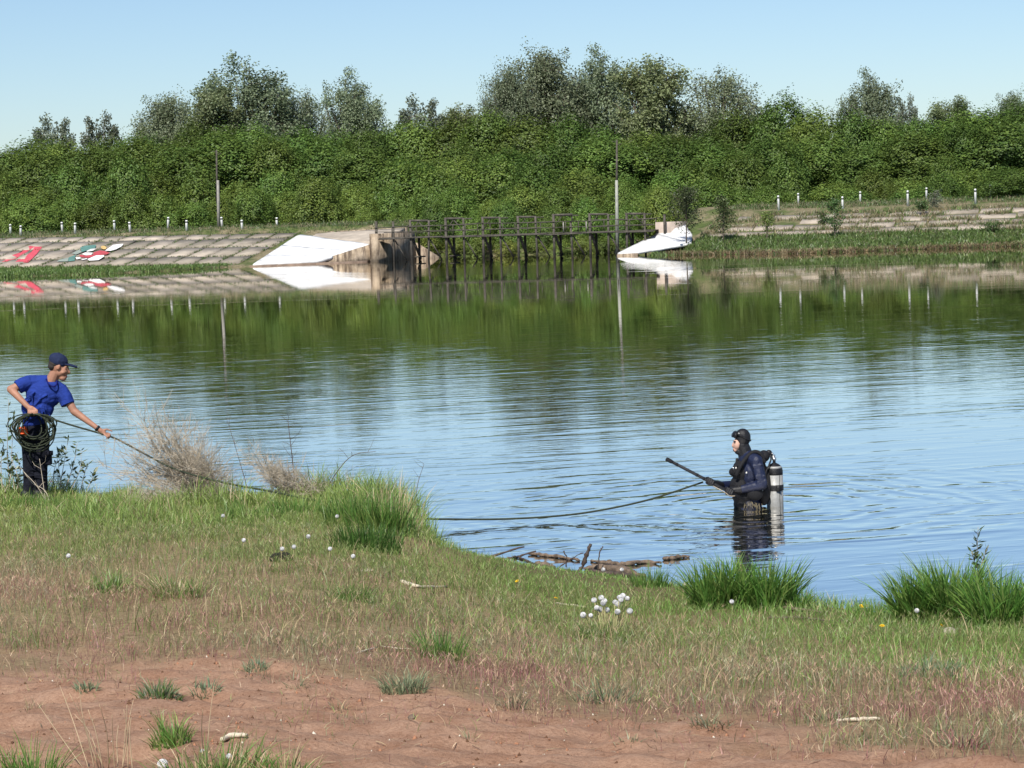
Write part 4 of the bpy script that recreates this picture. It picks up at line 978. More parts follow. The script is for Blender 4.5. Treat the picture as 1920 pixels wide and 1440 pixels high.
MB().tube(c, .009, 6).build('collar', M['collar'], shirt, True)
b = MB(); b.ell(mp(300, 740, .02), (.155, .118, .12)); b.ell(mp(300, 810, .02), (.165, .122, .12))
for x0, x1, x2 in ((250, 252, 248), (352, 342, 352)):
    b.cap(mp(x0, 810, .02), mp(x1, 1060, .01), .100, .082); b.tube([mp(x1, 1050, .01), mp((x1 + x2) / 2, 1180, .025), mp(x2, 1310, .02)], [.082, .074, .078], 12)
    for k in range(7): yy = rng.uniform(900, 1290); b.cap(mp(x1 - 45, yy, -.055), mp(x1 + 45, yy + rng.normal(0, 25), -.055), .010, .008, 8)
b.box(mp(415, 985, -.02), (.05, .12, .16)); tr = place_blob('trousers', b, .008, M['trousers'], man, 4)
MB().box(mp(418, 945, -.02), (.058, .13, .05)).build('pocket_flap', M['trousers'], tr)
for x2 in (250, 354):
    b = MB(); q = mp(x2, 1325, -.02); q[2] = foot[2] + .045; b.ell(q + [.03, -.01, 0], (.14, .055, .05)); b.ell(q + [-.05, 0, .04], (.06, .05, .07)); place_blob('shoe', b, .009, M['black'], man, 2)
w0, w1 = mp(815, 728, -.10), mp(830, 740, -.10); MB().tube([w0, w1], .036, 12).build('wristband', M['black'], man, True)
# orange reel hanging at his side
reel = thing('float_reel', 'orange plastic reel seen through the coiled rope at the man\'s hip', 'reel', mp(195, 800, -.14))
MB().lathe(mp(195, 802, -.14), [(.030, 0), (.052, .01), (.055, .06), (.046, .10), (.022, .112)], 14).build('reel_body', M['orange'], reel, True)
MB().lathe(mp(195, 802, -.14), [(.058, .028), (.060, .036), (.058, .044)], 14).build('reel_rim', M['orange'], reel, True)
# ------------------------------------------------------------------ the rope: a loose coil in his fist and the line out to the diver
coil = thing('coiled_rope', 'dark green rope, coiled in the man\'s fist and running out to the diver', 'rope', mp(280, 760, -.2))
top = mp(272, 612, -.19)
for k in range(13):
    cx = 283 + rng.normal(0, 14); rx = rng.uniform(70, 218); ry = rng.uniform(85, 172); cy = 610 + ry * rng.uniform(.95, 1.06); tilt = rng.normal(0, .4); ph = rng.uniform(0, 1)
    pts = []
    for a in np.arange(0, 12) * 2 * math.pi / 12:
        ex, ey = rx * math.sin(a) * (1 + .10 * math.sin(2 * a + ph * 6)), -ry * math.cos(a)
        pts.append(mp(cx + ex * math.cos(tilt) - ey * math.sin(tilt), cy + ey * math.cos(tilt) * 1.0 + ex * math.sin(tilt) * .7, -.2 + .12 * math.sin(a + ph * 6.28) + rng.normal(0, .015)))
    pts[0] = top + rng.normal(0, .012, 3); pts.append(pts[0])
    MB().tube(spline(pts, 5), .0072, 6).build('coil_loop', M['rope'], coil, True)
RP = [mp(290, 606, -.2), mp(350, 620, -.19), mp(470, 665, -.17), mp(640, 718, -.15), mp(805, 765, -.12), mp(905, 795, -.11), mp(1000, 832, -.10)]
line = RP + [at_y(262, 846, 25.4), at_y(330, 880, 24.9), at_y(420, 905, 24.6), at_y(512, 922, 24.5), at_y(600, 940, 24.5), at_y(700, 958, 24.7), at_y(782, 970, 25.0), at_y(850, 973.5, 25.1),
             at_y(950, 973, 25.2), at_y(1050, 967, 25.35), at_y(1130, 956, 25.5), at_y(1220, 936, 25.75), at_y(1318, 904, 25.98)]
for q in line[10:13]: q[2] = max(q[2], tz(q[0], q[1]) + .03)
MB().tube(spline(line, 8), .0115, 6).build('running_line', M['rope'], coil, True)
MB().tube(spline([mp(270, 880, -.22), mp(250, 960, -.2), mp(300, 1035, -.15), mp(330, 1040, -.14)], 6), .008, 6).build('hanging_bight', M['rope'], coil, True)

# ------------------------------------------------------------------ the diver
DY = 26.05
def dp(zx, zy, dy=0.0): return at_y(1230 + zx / 5.3333, 780 + zy / 5.3333, DY + dy)
M['suit'] = plain('navy_neoprene', (.007, .012, .040), .55, .25, 12, .02, spec=.4, bscale=10)
M['vest'] = plain('black_cordura', (.010, .010, .012), .75, .3, 25, .008)
M['tank'] = plain('painted_tank', (.33, .33, .315), .42, .35, 9, .002, spec=.5)
M['chrome'] = plain('worn_chrome', (.62, .62, .60), .25, .15, 30, metal=.9)
M['glass'] = plain('mask_lens', (.02, .025, .03), .06, .1, 10, spec=.8)
base = dp(930, 905); base[2] = 0
dv_ = thing('person', 'diver in black hood and navy wetsuit standing waist-deep in the pond', 'person', base)
b = MB()
b.ell(dp(858, 225), (.082, .072, .098)); b.ell(dp(812, 285, -.008), (.050, .058, .072)); b.ell(dp(800, 340), (.036, .040, .030))     # skull, face, chin
b.cap(dp(775, 262, -.004), dp(766, 300, -.004), .009, .015); b.ell(dp(783, 248, -.03), (.016, .022, .009)); b.ell(dp(780, 335, -.002), (.016, .026, .014))
b.cap(dp(870, 300), dp(905, 440), .06, .065); b.ell(dp(935, 560), (.14, .165, .20)); b.ell(dp(925, 760), (.13, .155, .22)); b.ell(dp(920, 930), (.13, .16, .2))
b.cap(dp(1000, 455, -.16), dp(1060, 690, -.22), .055, .046); b.cap(dp(1060, 690, -.22), dp(790, 745, -.17), .046, .032)
b.cap(dp(900, 455, .16), dp(810, 690, .15), .055, .046); b.cap(dp(810, 690, .15), dp(590, 690, -.02), .045, .032)
for s in (-.09, .09): b.cap(dp(915, 980, s), dp(900, 1300, s), .085, .06)
place_b = place_blob('body', b, .009, M['skinpale'], dv_, 3)
MB().ell(dp(790, 268, -.050), (.010, .006, .006)).build('eye', M['eye'], place_b, True); MB().ell(dp(786, 250, -.052), (.018, .008, .004), math.radians(10)).build('eyebrow', M['hair'], place_b, True)
MB().ell(dp(776, 337, -.012), (.010, .022, .005)).build('mouth', M['mouth'], place_b, True)
# wetsuit
b = MB(); b.ell(dp(938, 560), (.158, .19, .215)); b.ell(dp(930, 740), (.15, .185, .21)); b.ell(dp(925, 920), (.16, .19, .22)); b.cap(dp(890, 360), dp(912, 450), .083, .11)
b.cap(dp(945, 425, -.08), dp(1000, 450, -.17), .085, .082); b.cap(dp(1000, 450, -.17), dp(1063, 685, -.235), .078, .062); b.cap(dp(1063, 685, -.235), dp(850, 735, -.19), .062, .047)
b.cap(dp(900, 430, .08), dp(895, 455, .17), .085, .08); b.cap(dp(895, 455, .17), dp(810, 690, .16), .075, .06); b.cap(dp(810, 690, .16), dp(640, 690, .0), .058, .045)
for s in (-.09, .09): b.cap(dp(915, 980, s), dp(900, 1300, s), .105, .08)
for k in range(9): a = rng.uniform(0, 1); q0 = dp(1000 + 60 * a, 450 + 230 * a, -.235 - .04 * a); b.cap(q0 + [-.05, 0, 0], q0 + [.05, -.005, rng.normal(.0, .02)], .012, .012, 8)
suit = place_blob('wetsuit', b, .010, M['suit'], dv_, 4)
# hood: a shell open at the face
b = MB(); b.ell(dp(868, 215), (.094, .086, .108)); b.ell(dp(862, 300, 0), (.070, .076, .085)); b.ell(dp(828, 352), (.052, .056, .042)); b.cap(dp(878, 320), dp(900, 410), .078, .092)
place_blob('hood', b, .006, M['black'], dv_, 3)
# mask pushed up on the forehead
mk = MB(); mk.ell(dp(792, 185, 0), (.035, .086, .044), math.radians(12)); mask = place_blob('dive_mask', mk, .006, M['black'], dv_, 2)
for s in (-1, 1): MB().ell(dp(766, 190, .036 * s), (.014, .030, .030), math.radians(12)).build('lens', M['glass'], mask, True)
MB().ell(dp(826, 176, -.082), (.012, .006, .009)).build('strap_buckle', M['white'], mask, True)
MB().tube(spline([dp(815, 178, -.085), dp(860, 200, -.092), dp(910, 232, -.075), dp(945, 245, 0), dp(910, 232, .075), dp(850, 195, .09)], 5), [.011] * 26, 6).build('mask_strap', M['black'], mask, True)
# buoyancy vest
b = MB(); b.ell(dp(850, 560), (.105, .17, .15)); b.ell(dp(845, 700), (.13, .18, .14)); b.ell(dp(885, 790), (.15, .185, .13)); b.ell(dp(900, 880), (.15, .18, .10)); b.ell(dp(1050, 600), (.070, .16, .24)); b.ell(dp(1075, 760), (.08, .15, .16)); b.ell(dp(800, 545, -.10), (.05, .05, .07)); b.ell(dp(770, 560, -.02), (.05, .07, .05))
b.ell(dp(990, 770, -.19), (.10, .06, .09)); b.ell(dp(1080, 400, 0), (.07, .10, .07)); b.ell(dp(1112, 690, 0), (.055, .11, .22))
vest = place_blob('buoyancy_vest', b, .009, M['vest'], dv_, 3)
for dy in (-.135, .12):
    MB().tube(spline([dp(800, 600, dy * 1.35), dp(845, 500, dy * 1.4), dp(920, 400, dy * 1.1), dp(985, 358, dy), dp(1050, 385, dy), dp(1085, 470, dy)], 5), .024, 8).build('shoulder_strap', M['vest'], vest, True)
for zx, zy, mm, rr in ((800, 520, 'white', .009), (905, 568, 'white', .010), (825, 708, 'white', .007), (930, 795, 'chrome', .014), (810, 440, 'black', .018), (775, 520, 'chrome', .010), (1055, 745, 'white', .018)):
    MB().ell(dp(zx, zy, -.20), (rr, rr * .6, rr * 1.3)).build('buckle', M[mm], vest, True)
# air cylinder: its own thing on the diver's back
tb = dp(1192, 905); tb[2] = -.12
ck = thing('air_cylinder', 'grey-white air cylinder with black bands strapped to the diver\'s back', 'cylinder', tb)
z0, zt = tb[2], dp(1190, 556)[2]
MB().lathe(tb, [(.094, 0), (.098, .02), (.098, zt - z0)], 24).build('tank_body', M['tank'], ck, True)
MB().lathe((tb[0], tb[1], 0), [(.0985, zt - .035), (.0985, zt + .012), (.092, zt + .040), (.078, zt + .066), (.056, zt + .086), (.032, zt + .098), (.022, zt + .104)], 24).build('shoulder_cover', M['black'], ck, True)
MB().lathe((tb[0], tb[1], 0), [(.093, zt + .0405), (.0795, zt + .0665)], 24).build('shoulder_label', M['tank'], ck, True)
MB().lathe((tb[0], tb[1], 0), [(.018, zt + .10), (.018, zt + .135), (.026, zt + .137), (.026, zt + .165), (.014, zt + .167), (.014, zt + .20)], 12).build('valve', M['chrome'], ck, True)
bz = dp(1200, 712)[2]
bd = MB().lathe((tb[0], tb[1], 0), [(.1005, bz - .034), (.104, bz - .03), (.104, bz + .03), (.1005, bz + .034)], 24); bd.build('tank_band', M['black'], ck, True)
MB().box((tb[0] + .03, tb[1] - .10, bz), (.05, .03, .07)).build('band_buckle', M['black'], ck)
for k in range(5):
    a = k * 2 * math.pi / 5 + .2; x, y = tb[0] + .0995 * math.cos(a), tb[1] + .0995 * math.sin(a)
    MB().tube(spline([(x, y, z0 + .05), (x + .004 * math.sin(k), y - .002, (z0 + zt) / 2), (x, y, zt - .03)], 4), .0028, 4).build('net_cord', M['black'], ck)
# regulator with hoses
rg = thing('regulator', 'black scuba regulator and hoses behind the diver\'s shoulder', 'regulator', dp(1130, 380))
b = MB(); b.ell(dp(1128, 368, 0), (.040, .034, .036)); b.ell(dp(1150, 388), (.028, .022, .024)); b.ell(dp(1100, 385, -.02), (.030, .02, .016)); place_blob('first_stage', b, .006, M['black'], rg, 2)
MB().lathe(dp(1162, 392), [(.014, -.03), (.014, .03)], 10).build('yoke', M['chrome'], rg, True)
for cc in ([(1128, 380), (1080, 380), (1040, 360), (985, 365), (930, 430)], [(1140, 390), (1150, 430), (1130, 490), (1100, 560), (1085, 660), (1010, 740)], [(1120, 400), (1090, 410), (1060, 395), (1030, 420), (960, 520), (890, 590), (820, 560)]):
    MB().tube(spline([dp(x, y, -.05 - .02 * i) for i, (x, y) in enumerate(cc)], 5), .010, 7).build('hose', M['black'], rg, True)
# search probe held across the body
s0, s1 = dp(108, 432, -.12), dp(885, 838, -.24)
pr = thing('search_probe', 'long black tubular probe held aslant in the diver\'s gloved hands', 'probe', (s0 + s1) / 2)
MB().tube([s0 * (1 - t) + s1 * t for t in (0.02, .3, .62, 1)], [.0175, .0185, .0185, .016], 10).build('shaft', M['black'], pr, True)
MB().tube([s0 * (1 - t) + s1 * t for t in (-.012, 0, .055, .075)], [.020, .024, .024, .019], 12).build('end_grip', M['vest'], pr, True)
for t in (.12, .38, .47): MB().tube([s0 * (1 - t) + s1 * t, s0 * (1 - t - .02) + s1 * (t + .02)], .021, 10).build('joint_ring', M['vest'], pr, True)
MB().tube(spline([s0 * .45 + s1 * .55 + [0, -.02, -.03], dp(680, 760, -.24), dp(740, 800, -.25), dp(790, 800, -.25)], 4), .006, 5).build('lanyard', M['twig'], pr, True)
# gloves: palm, four fingers and thumb closed round the probe
def glove(c, ax, nm_side):
    ax = ax / np.linalg.norm(ax); up = np.cross(ax, [0, -1, 0]); up /= np.linalg.norm(up); fr = np.array([0, -1.0, 0]); b = MB()
    b.cap(c - ax * .035 + fr * -.035 - up * .01, c + ax * .035 + fr * -.035 - up * .01, .030, .030)
    for k, L in enumerate((.9, 1.0, .97, .82)):
        o_ = c + ax * (-.036 + .024 * k); p0 = o_ - fr * .025 - up * .030; p1 = o_ + fr * .022 - up * .034 * L; p2 = o_ + fr * .032 + up * .012 * L; p3 = o_ + fr * .012 + up * .030 * L
        b.cap(p0, p1, .014, .0135, 8); b.cap(p1, p2, .0135, .0125, 8); b.cap(p2, p3, .0125, .011, 8)
    b.cap(c - ax * .03 - fr * .02 + up * .012, c - ax * .02 + fr * .012 + up * .032, .016, .014, 8); b.cap(c - ax * .02 + fr * .012 + up * .032, c + ax * .015 + fr * .028 + up * .030, .014, .012, 8)
    return b
ax = s1 - s0
t1 = .555; t2 = .80
g1 = glove(s0 * (1 - t1) + s1 * t1, ax, 0); c1 = s0 * (1 - t1) + s1 * t1; g1.cap(c1 + [.02, .03, -.01], dp(645, 690, -.02), .034, .047); place_blob('glove', g1, .0055, M['black'], dv_, 2)
g2 = glove(s0 * (1 - t2) + s1 * t2, ax, 1); c2 = s0 * (1 - t2) + s1 * t2; g2.cap(c2 + [.01, .03, .01], dp(850, 735, -.19), .034, .049); place_blob('glove', g2, .0055, M['black'], dv_, 2)
# water weed caught at his waist
wd = thing('water_weed', 'tan water weed clinging round the diver\'s waist', 'weed', dp(950, 890))
b = MB()
for k in range(26):
    x0 = rng.uniform(870, 1060); y0 = 862 + abs(x0 - 930) * .18 + rng.uniform(-15, 20); d0 = -.23 + rng.uniform(-.03, .05); dx = rng.normal(18, 22)
    b.tube(spline([dp(x0, y0, d0), dp(x0 + dx * .5, y0 + 35, d0 - .03), dp(x0 + dx, y0 + rng.uniform(50, 95), d0 - .05)], 3), np.linspace(.0042, .0015, 7), 4)
b.build('weed_strands', plain('wet_weed', (.17, .14, .085), .6, .5, 30), wd)
# ================================================================== foreground vegetation
LUSH = np.array((.085, .185, .034)); BRIGHT = np.array((.205, .290, .075)); YEL = np.array((.33, .34, .11)); TAN = np.array((.50, .39, .225)); PURP = np.array((.30, .135, .13)); GREYG = np.array((.27, .29, .165)); BLUEG = np.array((.15, .215, .12))
def halfw(Y): return .2286 * Y + 2.0
def scat(n_, y0, y1):
    Y = np.sqrt(rng.uniform(y0**2, y1**2, n_)); X = rng.uniform(-1, 1, n_) * halfw(Y); return X, Y
parts_dry, parts_green = [], []
# --- dry brome on the trodden slope: many fine stems with drooping, reddish or straw heads
X, Y = scat(225000, 8.2, 24.0)
sl = sand_line(X) + 4.4 * (fbm(X * .85, Y * .55, 31, 4) - .5); s = (shoreY(X) - Y) * .85
d = (.72 * sstep(-.6, 1.5, Y - sl) + .28 * sstep(-3.0, -.2, Y - sl) * (fbm(X * 2.4, Y * 2.0, 83, 3) > .5) + .03) * sstep(.6, 3.0, s) * (.20 + 1.25 * sstep(.34, .66, fbm(X * 1.3, Y * 1.5, 81, 4))) * sstep(24.0, 19.5, Y + .6 * np.minimum(X, 0))
k = rng.random(len(X)) < d * .95; X, Y, s, sl = X[k], Y[k], s[k], sl[k]; n_ = len(X)
base_ = np.stack([X, Y, terrain(X, Y) - .01], 1)
zone = fbm(X * .8 + 7, Y * 1.1, 87, 3); pur = (.30 + .8 * sstep(.46, .60, zone)) * sstep(6.0, 1.6, Y - sl); grn = sstep(.46, .62, fbm(X * .7, Y * .8, 89, 3)) * .35 + sstep(2.8, 6.5, Y - sl) * .72
r_ = rng.random(n_); col = np.where((r_ < .62 * pur)[:, None], PURP, np.where((r_ < .62 * pur + .40)[:, None], np.array((.40, .285, .175)), GREYG * .85)); col = np.where((rng.random(n_) < grn)[:, None], BRIGHT * .75, col)
col = col * (1 + rng.normal(0, .22, (n_, 1))).clip(.5, 1.6)
h = rng.uniform(.05, .15, n_) * (1 - .35 * sstep(.5, -1, Y - sl))
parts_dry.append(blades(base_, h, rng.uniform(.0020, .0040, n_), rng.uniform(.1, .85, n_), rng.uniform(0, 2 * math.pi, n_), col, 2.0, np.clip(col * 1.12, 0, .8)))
# drooping brome heads
k = rng.random(n_) < .28; bb_ = base_[k].copy(); m_ = len(bb_); bb_[:, 2] += h[k] * .75
for j in range(2):
    parts_dry.append(blades(bb_ + rng.normal(0, .006, (m_, 3)), rng.uniform(.02, .042, m_), rng.uniform(.0028, .0048, m_), rng.uniform(.5, 1.6, m_), rng.uniform(0, 2 * math.pi, m_), (col[k] * 1.1 + TAN * .25).clip(0, .7), 1.4))
# single long blades and bents standing above the rest
X2, Y2 = scat(10500, 10.0, 24.0); s2 = (shoreY(X2) - Y2) * .85; k = rng.random(len(X2)) < sstep(.0, 2.0, Y2 - sand_line(X2)) * sstep(.5, 1.5, s2) * (fbm(X2 * .9, Y2 * .9, 99, 3) > .47); X2, Y2 = X2[k], Y2[k]; m_ = len(X2)
c2 = np.where((rng.random(m_) < .65)[:, None], BRIGHT * .8, TAN) * (1 + rng.normal(0, .2, (m_, 1))).clip(.6, 1.5)
parts_dry.append(blades(np.stack([X2, Y2, terrain(X2, Y2) - .01], 1), rng.uniform(.10, .27, m_), rng.uniform(.003, .0062, m_), rng.uniform(.1, .9, m_), rng.uniform(0, 6.28, m_), c2, 1.8))
tag(grass_obj('dry_grass', parts_dry, M['grass']), 'short dry reddish and straw-coloured grass on the trodden slope', None, None, 'stuff')
# --- green turf near the water, taller and yellower on the left bank
X, Y = scat(215000, 11.0, 28.3); s = (shoreY(X) - Y) * .85
left = sstep(.2, -1.2, X)
d_r = sstep(-.05, .15, s) * sstep(4.2, 1.0, s) * (1 - left)
d_l = sstep(-.05, .12, s) * sstep(20.3, 23.2, Y + .9 * (fbm(X * .9, Y * .9, 71, 3) - .5) * 2) * left
d_r = np.maximum(d_r, sstep(1.5, 2.7, X) * sstep(7.2, 4.6, s) * sstep(0, .2, s) * .75)
d_m = .26 * sstep(9.0, 3.0, s) * sstep(0, .3, s)
k = rng.random(len(X)) < np.maximum(np.maximum(d_r, d_l), d_m) * (.5 + .8 * fbm(X * 1.2, Y * 1.2, 73, 3)); X, Y, s, left = X[k], Y[k], s[k], left[k]; n_ = len(X)
base_ = np.stack([X, Y, np.maximum(terrain(X, Y), 0) - .01], 1)
tall = left * sstep(21.2, 25.0, Y); v_ = fbm(X * .9, Y * .9, 75, 3)
h = (.055 + .06 * rng.random(n_)) * (1 + .8 * sstep(1.2, .1, s) * (1 - left)) + tall * rng.uniform(.04, .24, n_) * (.12 + 2.2 * sstep(.3, .75, v_))
h = h * (1 - .62 * sstep(-1.0, -.4, X) * sstep(2.0, 1.3, X) * sstep(2.2, .6, s))
mixy = np.clip(.25 + .75 * left * (1.25 - v_ * 1.2), 0, 1)[:, None]
col = (LUSH * 1.2 + BRIGHT * .25) * (1 - mixy) + (BRIGHT * .62 + YEL * .38) * mixy
col = np.where((rng.random(n_) < .10)[:, None], TAN * .9, col) * (1 + rng.normal(0, .2, (n_, 1))).clip(.5, 1.6)
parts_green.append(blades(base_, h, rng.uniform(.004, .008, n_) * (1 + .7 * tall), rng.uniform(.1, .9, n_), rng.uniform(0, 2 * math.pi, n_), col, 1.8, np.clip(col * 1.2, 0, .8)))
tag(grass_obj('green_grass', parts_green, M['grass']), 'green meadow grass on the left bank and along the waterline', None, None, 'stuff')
# --- tufts that stand out
def tuft(px, py, wpx, hpx, n_, label, pal, lean=.55, name='grass_tuft', wid=.007, P=None, curl=1.7, cat='grass tuft'):
    P = on_ground(px, py) if P is None else P; n_ = int(n_ * (.62 if py > 1180 else .85)); sc = P[1] / FPX; W = wpx * sc; H = hpx * sc
    a = rng.uniform(0, 2 * math.pi, n_); r_ = np.sqrt(rng.random(n_)); ir = (.6 + .8 * vnoise(np.cos(a) * 1.5 + px, np.sin(a) * 1.5 + py, 19)); X = P[0] + np.cos(a) * r_ * W * .40 * ir; Y = P[1] + np.sin(a) * r_ * W * .34 * ir
    Z = np.maximum(terrain(X, Y), -.05) - .01; pal = np.asarray(pal); col = pal[rng.integers(len(pal), size=n_)] * (1 + rng.normal(0, .2, (n_, 1))).clip(.5, 1.6)
    vn_ = vnoise((X - P[0]) * 6 / max(W, .2) + px, (Y - P[1]) * 6 / max(W, .2), 9)
    az = a + rng.normal(0, .8, n_); h = H * rng.uniform(.35, 1.12, n_) * (1 - .2 * r_) * ((.8 + .4 * vn_) if name == 'sedge_clump' else .55 + .9 * vn_)
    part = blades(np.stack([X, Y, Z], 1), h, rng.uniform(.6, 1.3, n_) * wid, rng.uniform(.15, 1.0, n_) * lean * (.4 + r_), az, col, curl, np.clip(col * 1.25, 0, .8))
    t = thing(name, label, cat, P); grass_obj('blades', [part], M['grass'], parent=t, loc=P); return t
LU = [LUSH * 1.1, LUSH * .85, LUSH * 1.4, (.15, .25, .05), BRIGHT * .85]
tuft(1358, 1138, 150, 112, 900, 'lush sedge clump at the waterline below the diver, its left half', LU, .75, 'sedge_clump', .014)
tuft(1432, 1140, 150, 118, 1000, 'lush sedge clump at the waterline below the diver, its right half', LU, .75, 'sedge_clump', .014)
tuft(1500, 1142, 60, 60, 140, 'few loose sedge blades at the right edge of the middle sedge clump', LU, .9, 'sedge_clump', .009)
tuft(1718, 1168, 120, 128, 800, 'tall sedge clump by the small willow shoot, its left end', LU, .8, 'sedge_clump', .015)
tuft(1790, 1170, 140, 142, 1100, 'tallest sedge clump, in front of the small willow shoot', LU, .75, 'sedge_clump', .015)
tuft(1880, 1178, 150, 130, 1100, 'tall sedge clump at the right edge of the photo', LU, .75, 'sedge_clump', .015)
tuft(1960, 1180, 150, 130, 700, 'tall sedge clump cut by the right edge of the photo', LU, .75, 'sedge_clump', .015)
tuft(1640, 1158, 80, 42, 260, 'low green tuft between the two big sedge clumps', LU, .6)
tuft(1225, 1100, 90, 48, 300, 'sparse green tuft at the water beside the thick drift log', LU, .6)
for i, (px, py, w, h, n_, lb_) in enumerate([(720, 1000, 150, 88, 900, 'tall reedy grass on the point of the left bank'), (655, 985, 130, 70, 700, 'tall grass next to the reedy grass on the point'), (690, 1030, 150, 62, 700, 'dark leafy patch below the reedy grass on the point'),
                                         (560, 970, 140, 46, 500, 'tall grass below the dry shrub, towards the point'), (470, 975, 140, 44, 500, 'green grass right of the big dry shrub\'s foot'), (120, 960, 140, 44, 500, 'yellow-green grass at the man\'s feet'), (30, 955, 130, 42, 450, 'yellow-green grass at the left edge by the man')]):
    tuft(px, py, w, h, n_, lb_, [LUSH * 1.2, BRIGHT * .9, LUSH, BRIGHT * .7] if i != 2 else [LUSH * .6, LUSH * .75], .45, 'tall_grass', .010)
tuft(735, 985, 130, 92, 160, 'straw-yellow reed blades on the point of the left bank', [TAN, TAN * .8], .45, 'dry_reed', .010)
tuft(832, 1238, 100, 70, 420, 'green spiky tuft at the edge of the bare sand', [LUSH * 1.1, BRIGHT * .75, LUSH * .8], .8)
tuft(1130, 1200, 110, 44, 420, 'green tuft round the foot of the dandelion clump', [LUSH, LUSH * .8, BRIGHT * .6], .8)
tuft(330, 1120, 130, 56, 360, 'loose green tuft on the left of the trodden slope', [BRIGHT * .8, LUSH * 1.2, TAN], 1.0)
tuft(205, 1110, 90, 46, 240, 'small green tuft left of the loose one on the slope', [BRIGHT * .8, LUSH * 1.2], 1.0)
tuft(660, 1125, 110, 40, 260, 'low green tuft on the slope below the left point', [BRIGHT * .7, LUSH], .9)
tuft(1745, 1268, 140, 44, 520, 'blue-green fine tuft on the right of the slope', [BLUEG, BLUEG * .8, BLUEG * 1.2], .9)
tuft(760, 1300, 100, 52, 420, 'grey-green brome clump standing on bare sand near the centre', [GREYG * .8, BLUEG, GREYG], 1.0)
tuft(300, 1305, 110, 40, 360, 'grey-green brome clump on the sand at the left', [GREYG * .75, BLUEG, LUSH], 1.0)
tuft(390, 1305, 70, 30, 160, 'small grey-green brome clump right of the left one', [GREYG * .75, BLUEG], 1.0)
tuft(480, 1258, 60, 30, 160, 'small grey-green tuft on the sand edge, left of centre', [GREYG * .8, BLUEG], 1.0)
tuft(165, 1292, 50, 26, 110, 'tiny tuft on the sand near the left edge', [GREYG * .8, BLUEG], 1.0)
tuft(1130, 1315, 160, 52, 420, 'wide straggly brome patch on the sand, right of centre', [GREYG * .85, TAN * .8, BLUEG], 1.1)
tuft(960, 1330, 70, 44, 90, 'thin straggly stems on the sand, centre', [GREYG * .7, TAN * .7], 1.2)
tuft(1340, 1360, 90, 44, 120, 'thin straggly stems on the sand, right', [GREYG * .7, TAN * .7], 1.2)
tuft(1800, 1400, 130, 60, 200, 'straggly brome at the bottom right', [GREYG * .8, TAN * .8, PURP], 1.2)
tuft(1560, 1350, 100, 40, 150, 'reddish brome patch above the bare sand, right', [PURP, TAN * .8, GREYG], 1.1)
tuft(322, 1398, 80, 70, 300, 'bright green tuft on the sand near the bottom left', [BRIGHT, LUSH * 1.2, BRIGHT * .8], .7, wid=.006)
tuft(60, 1462, 130, 85, 420, 'green tuft in the bottom left corner', [BRIGHT * .8, LUSH * 1.3], .8, wid=.006)
tuft(400, 1462, 240, 90, 700, 'green tuft at the bottom edge round the grey dandelion clock', [BRIGHT * .8, LUSH * 1.2, TAN], .9, wid=.006)
tuft(540, 1462, 160, 70, 340, 'green tuft at the bottom edge, right of the dandelion clock', [BRIGHT * .8, LUSH * 1.2, TAN], .9, wid=.006)
for i, (px, py) in enumerate([(640, 1330), (880, 1385), (1010, 1290), (1230, 1300), (1450, 1330), (1180, 1395), (1690, 1330), (60, 1330), (560, 1290), (1500, 1300), (1880, 1330)]):
    tuft(px, py, 46, 30, 46, ['thin wisp of grass on the sand, left of the centre brome clump', 'thin wisp of grass low on the bare sand, centre', 'wisp at the sand edge above the straggly stems', 'wisp beside the wide brome patch', 'wisp above the right straggly stems', 'wisp low on the sand, right of centre', 'wisp below the blue-green tuft', 'wisp on the sand at the left edge', 'wisp between the small tuft and the centre brome clump', 'wisp at the sand edge, right of centre', 'wisp near the right edge above the sand'][i], [GREYG * .8, TAN * .8], 1.3, 'grass_wisp', .005)
# --- dry tall stalks at the bottom left
st = thing('dry_stalks', 'pale dry upright grass stalks in the bottom left of the photo', 'stalks', on_ground(215, 1438))
for i, (x0, x1, y1, lean) in enumerate([(170, 112, 1285, 0), (178, 130, 1300, 0), (186, 148, 1278, 0), (196, 165, 1330, 0), (205, 186, 1320, 0), (214, 210, 1340, 0), (226, 232, 1330, 0), (234, 238, 1322, 0), (240, 250, 1312, 0), (160, 70, 1318, 0), (196, 140, 1340, 0), (222, 222, 1360, 0), (246, 246, 1345, 0), (380, 402, 1280, 0), (400, 438, 1345, 0), (385, 380, 1330, 0)]):
    b0 = on_ground(x0 + rng.normal(0, 3), 1446); yy = b0[1]; tp = at_y(x1, y1, yy + rng.normal(0, .1)); md = (b0 + tp) / 2 + [0, 0, .02] + rng.normal(0, .008, 3)
    MB().tube(spline([b0 - [0, 0, .02], md, tp], 4), np.linspace(.0026, .0009, 9), 4).build('stalk', M['straw'], st)

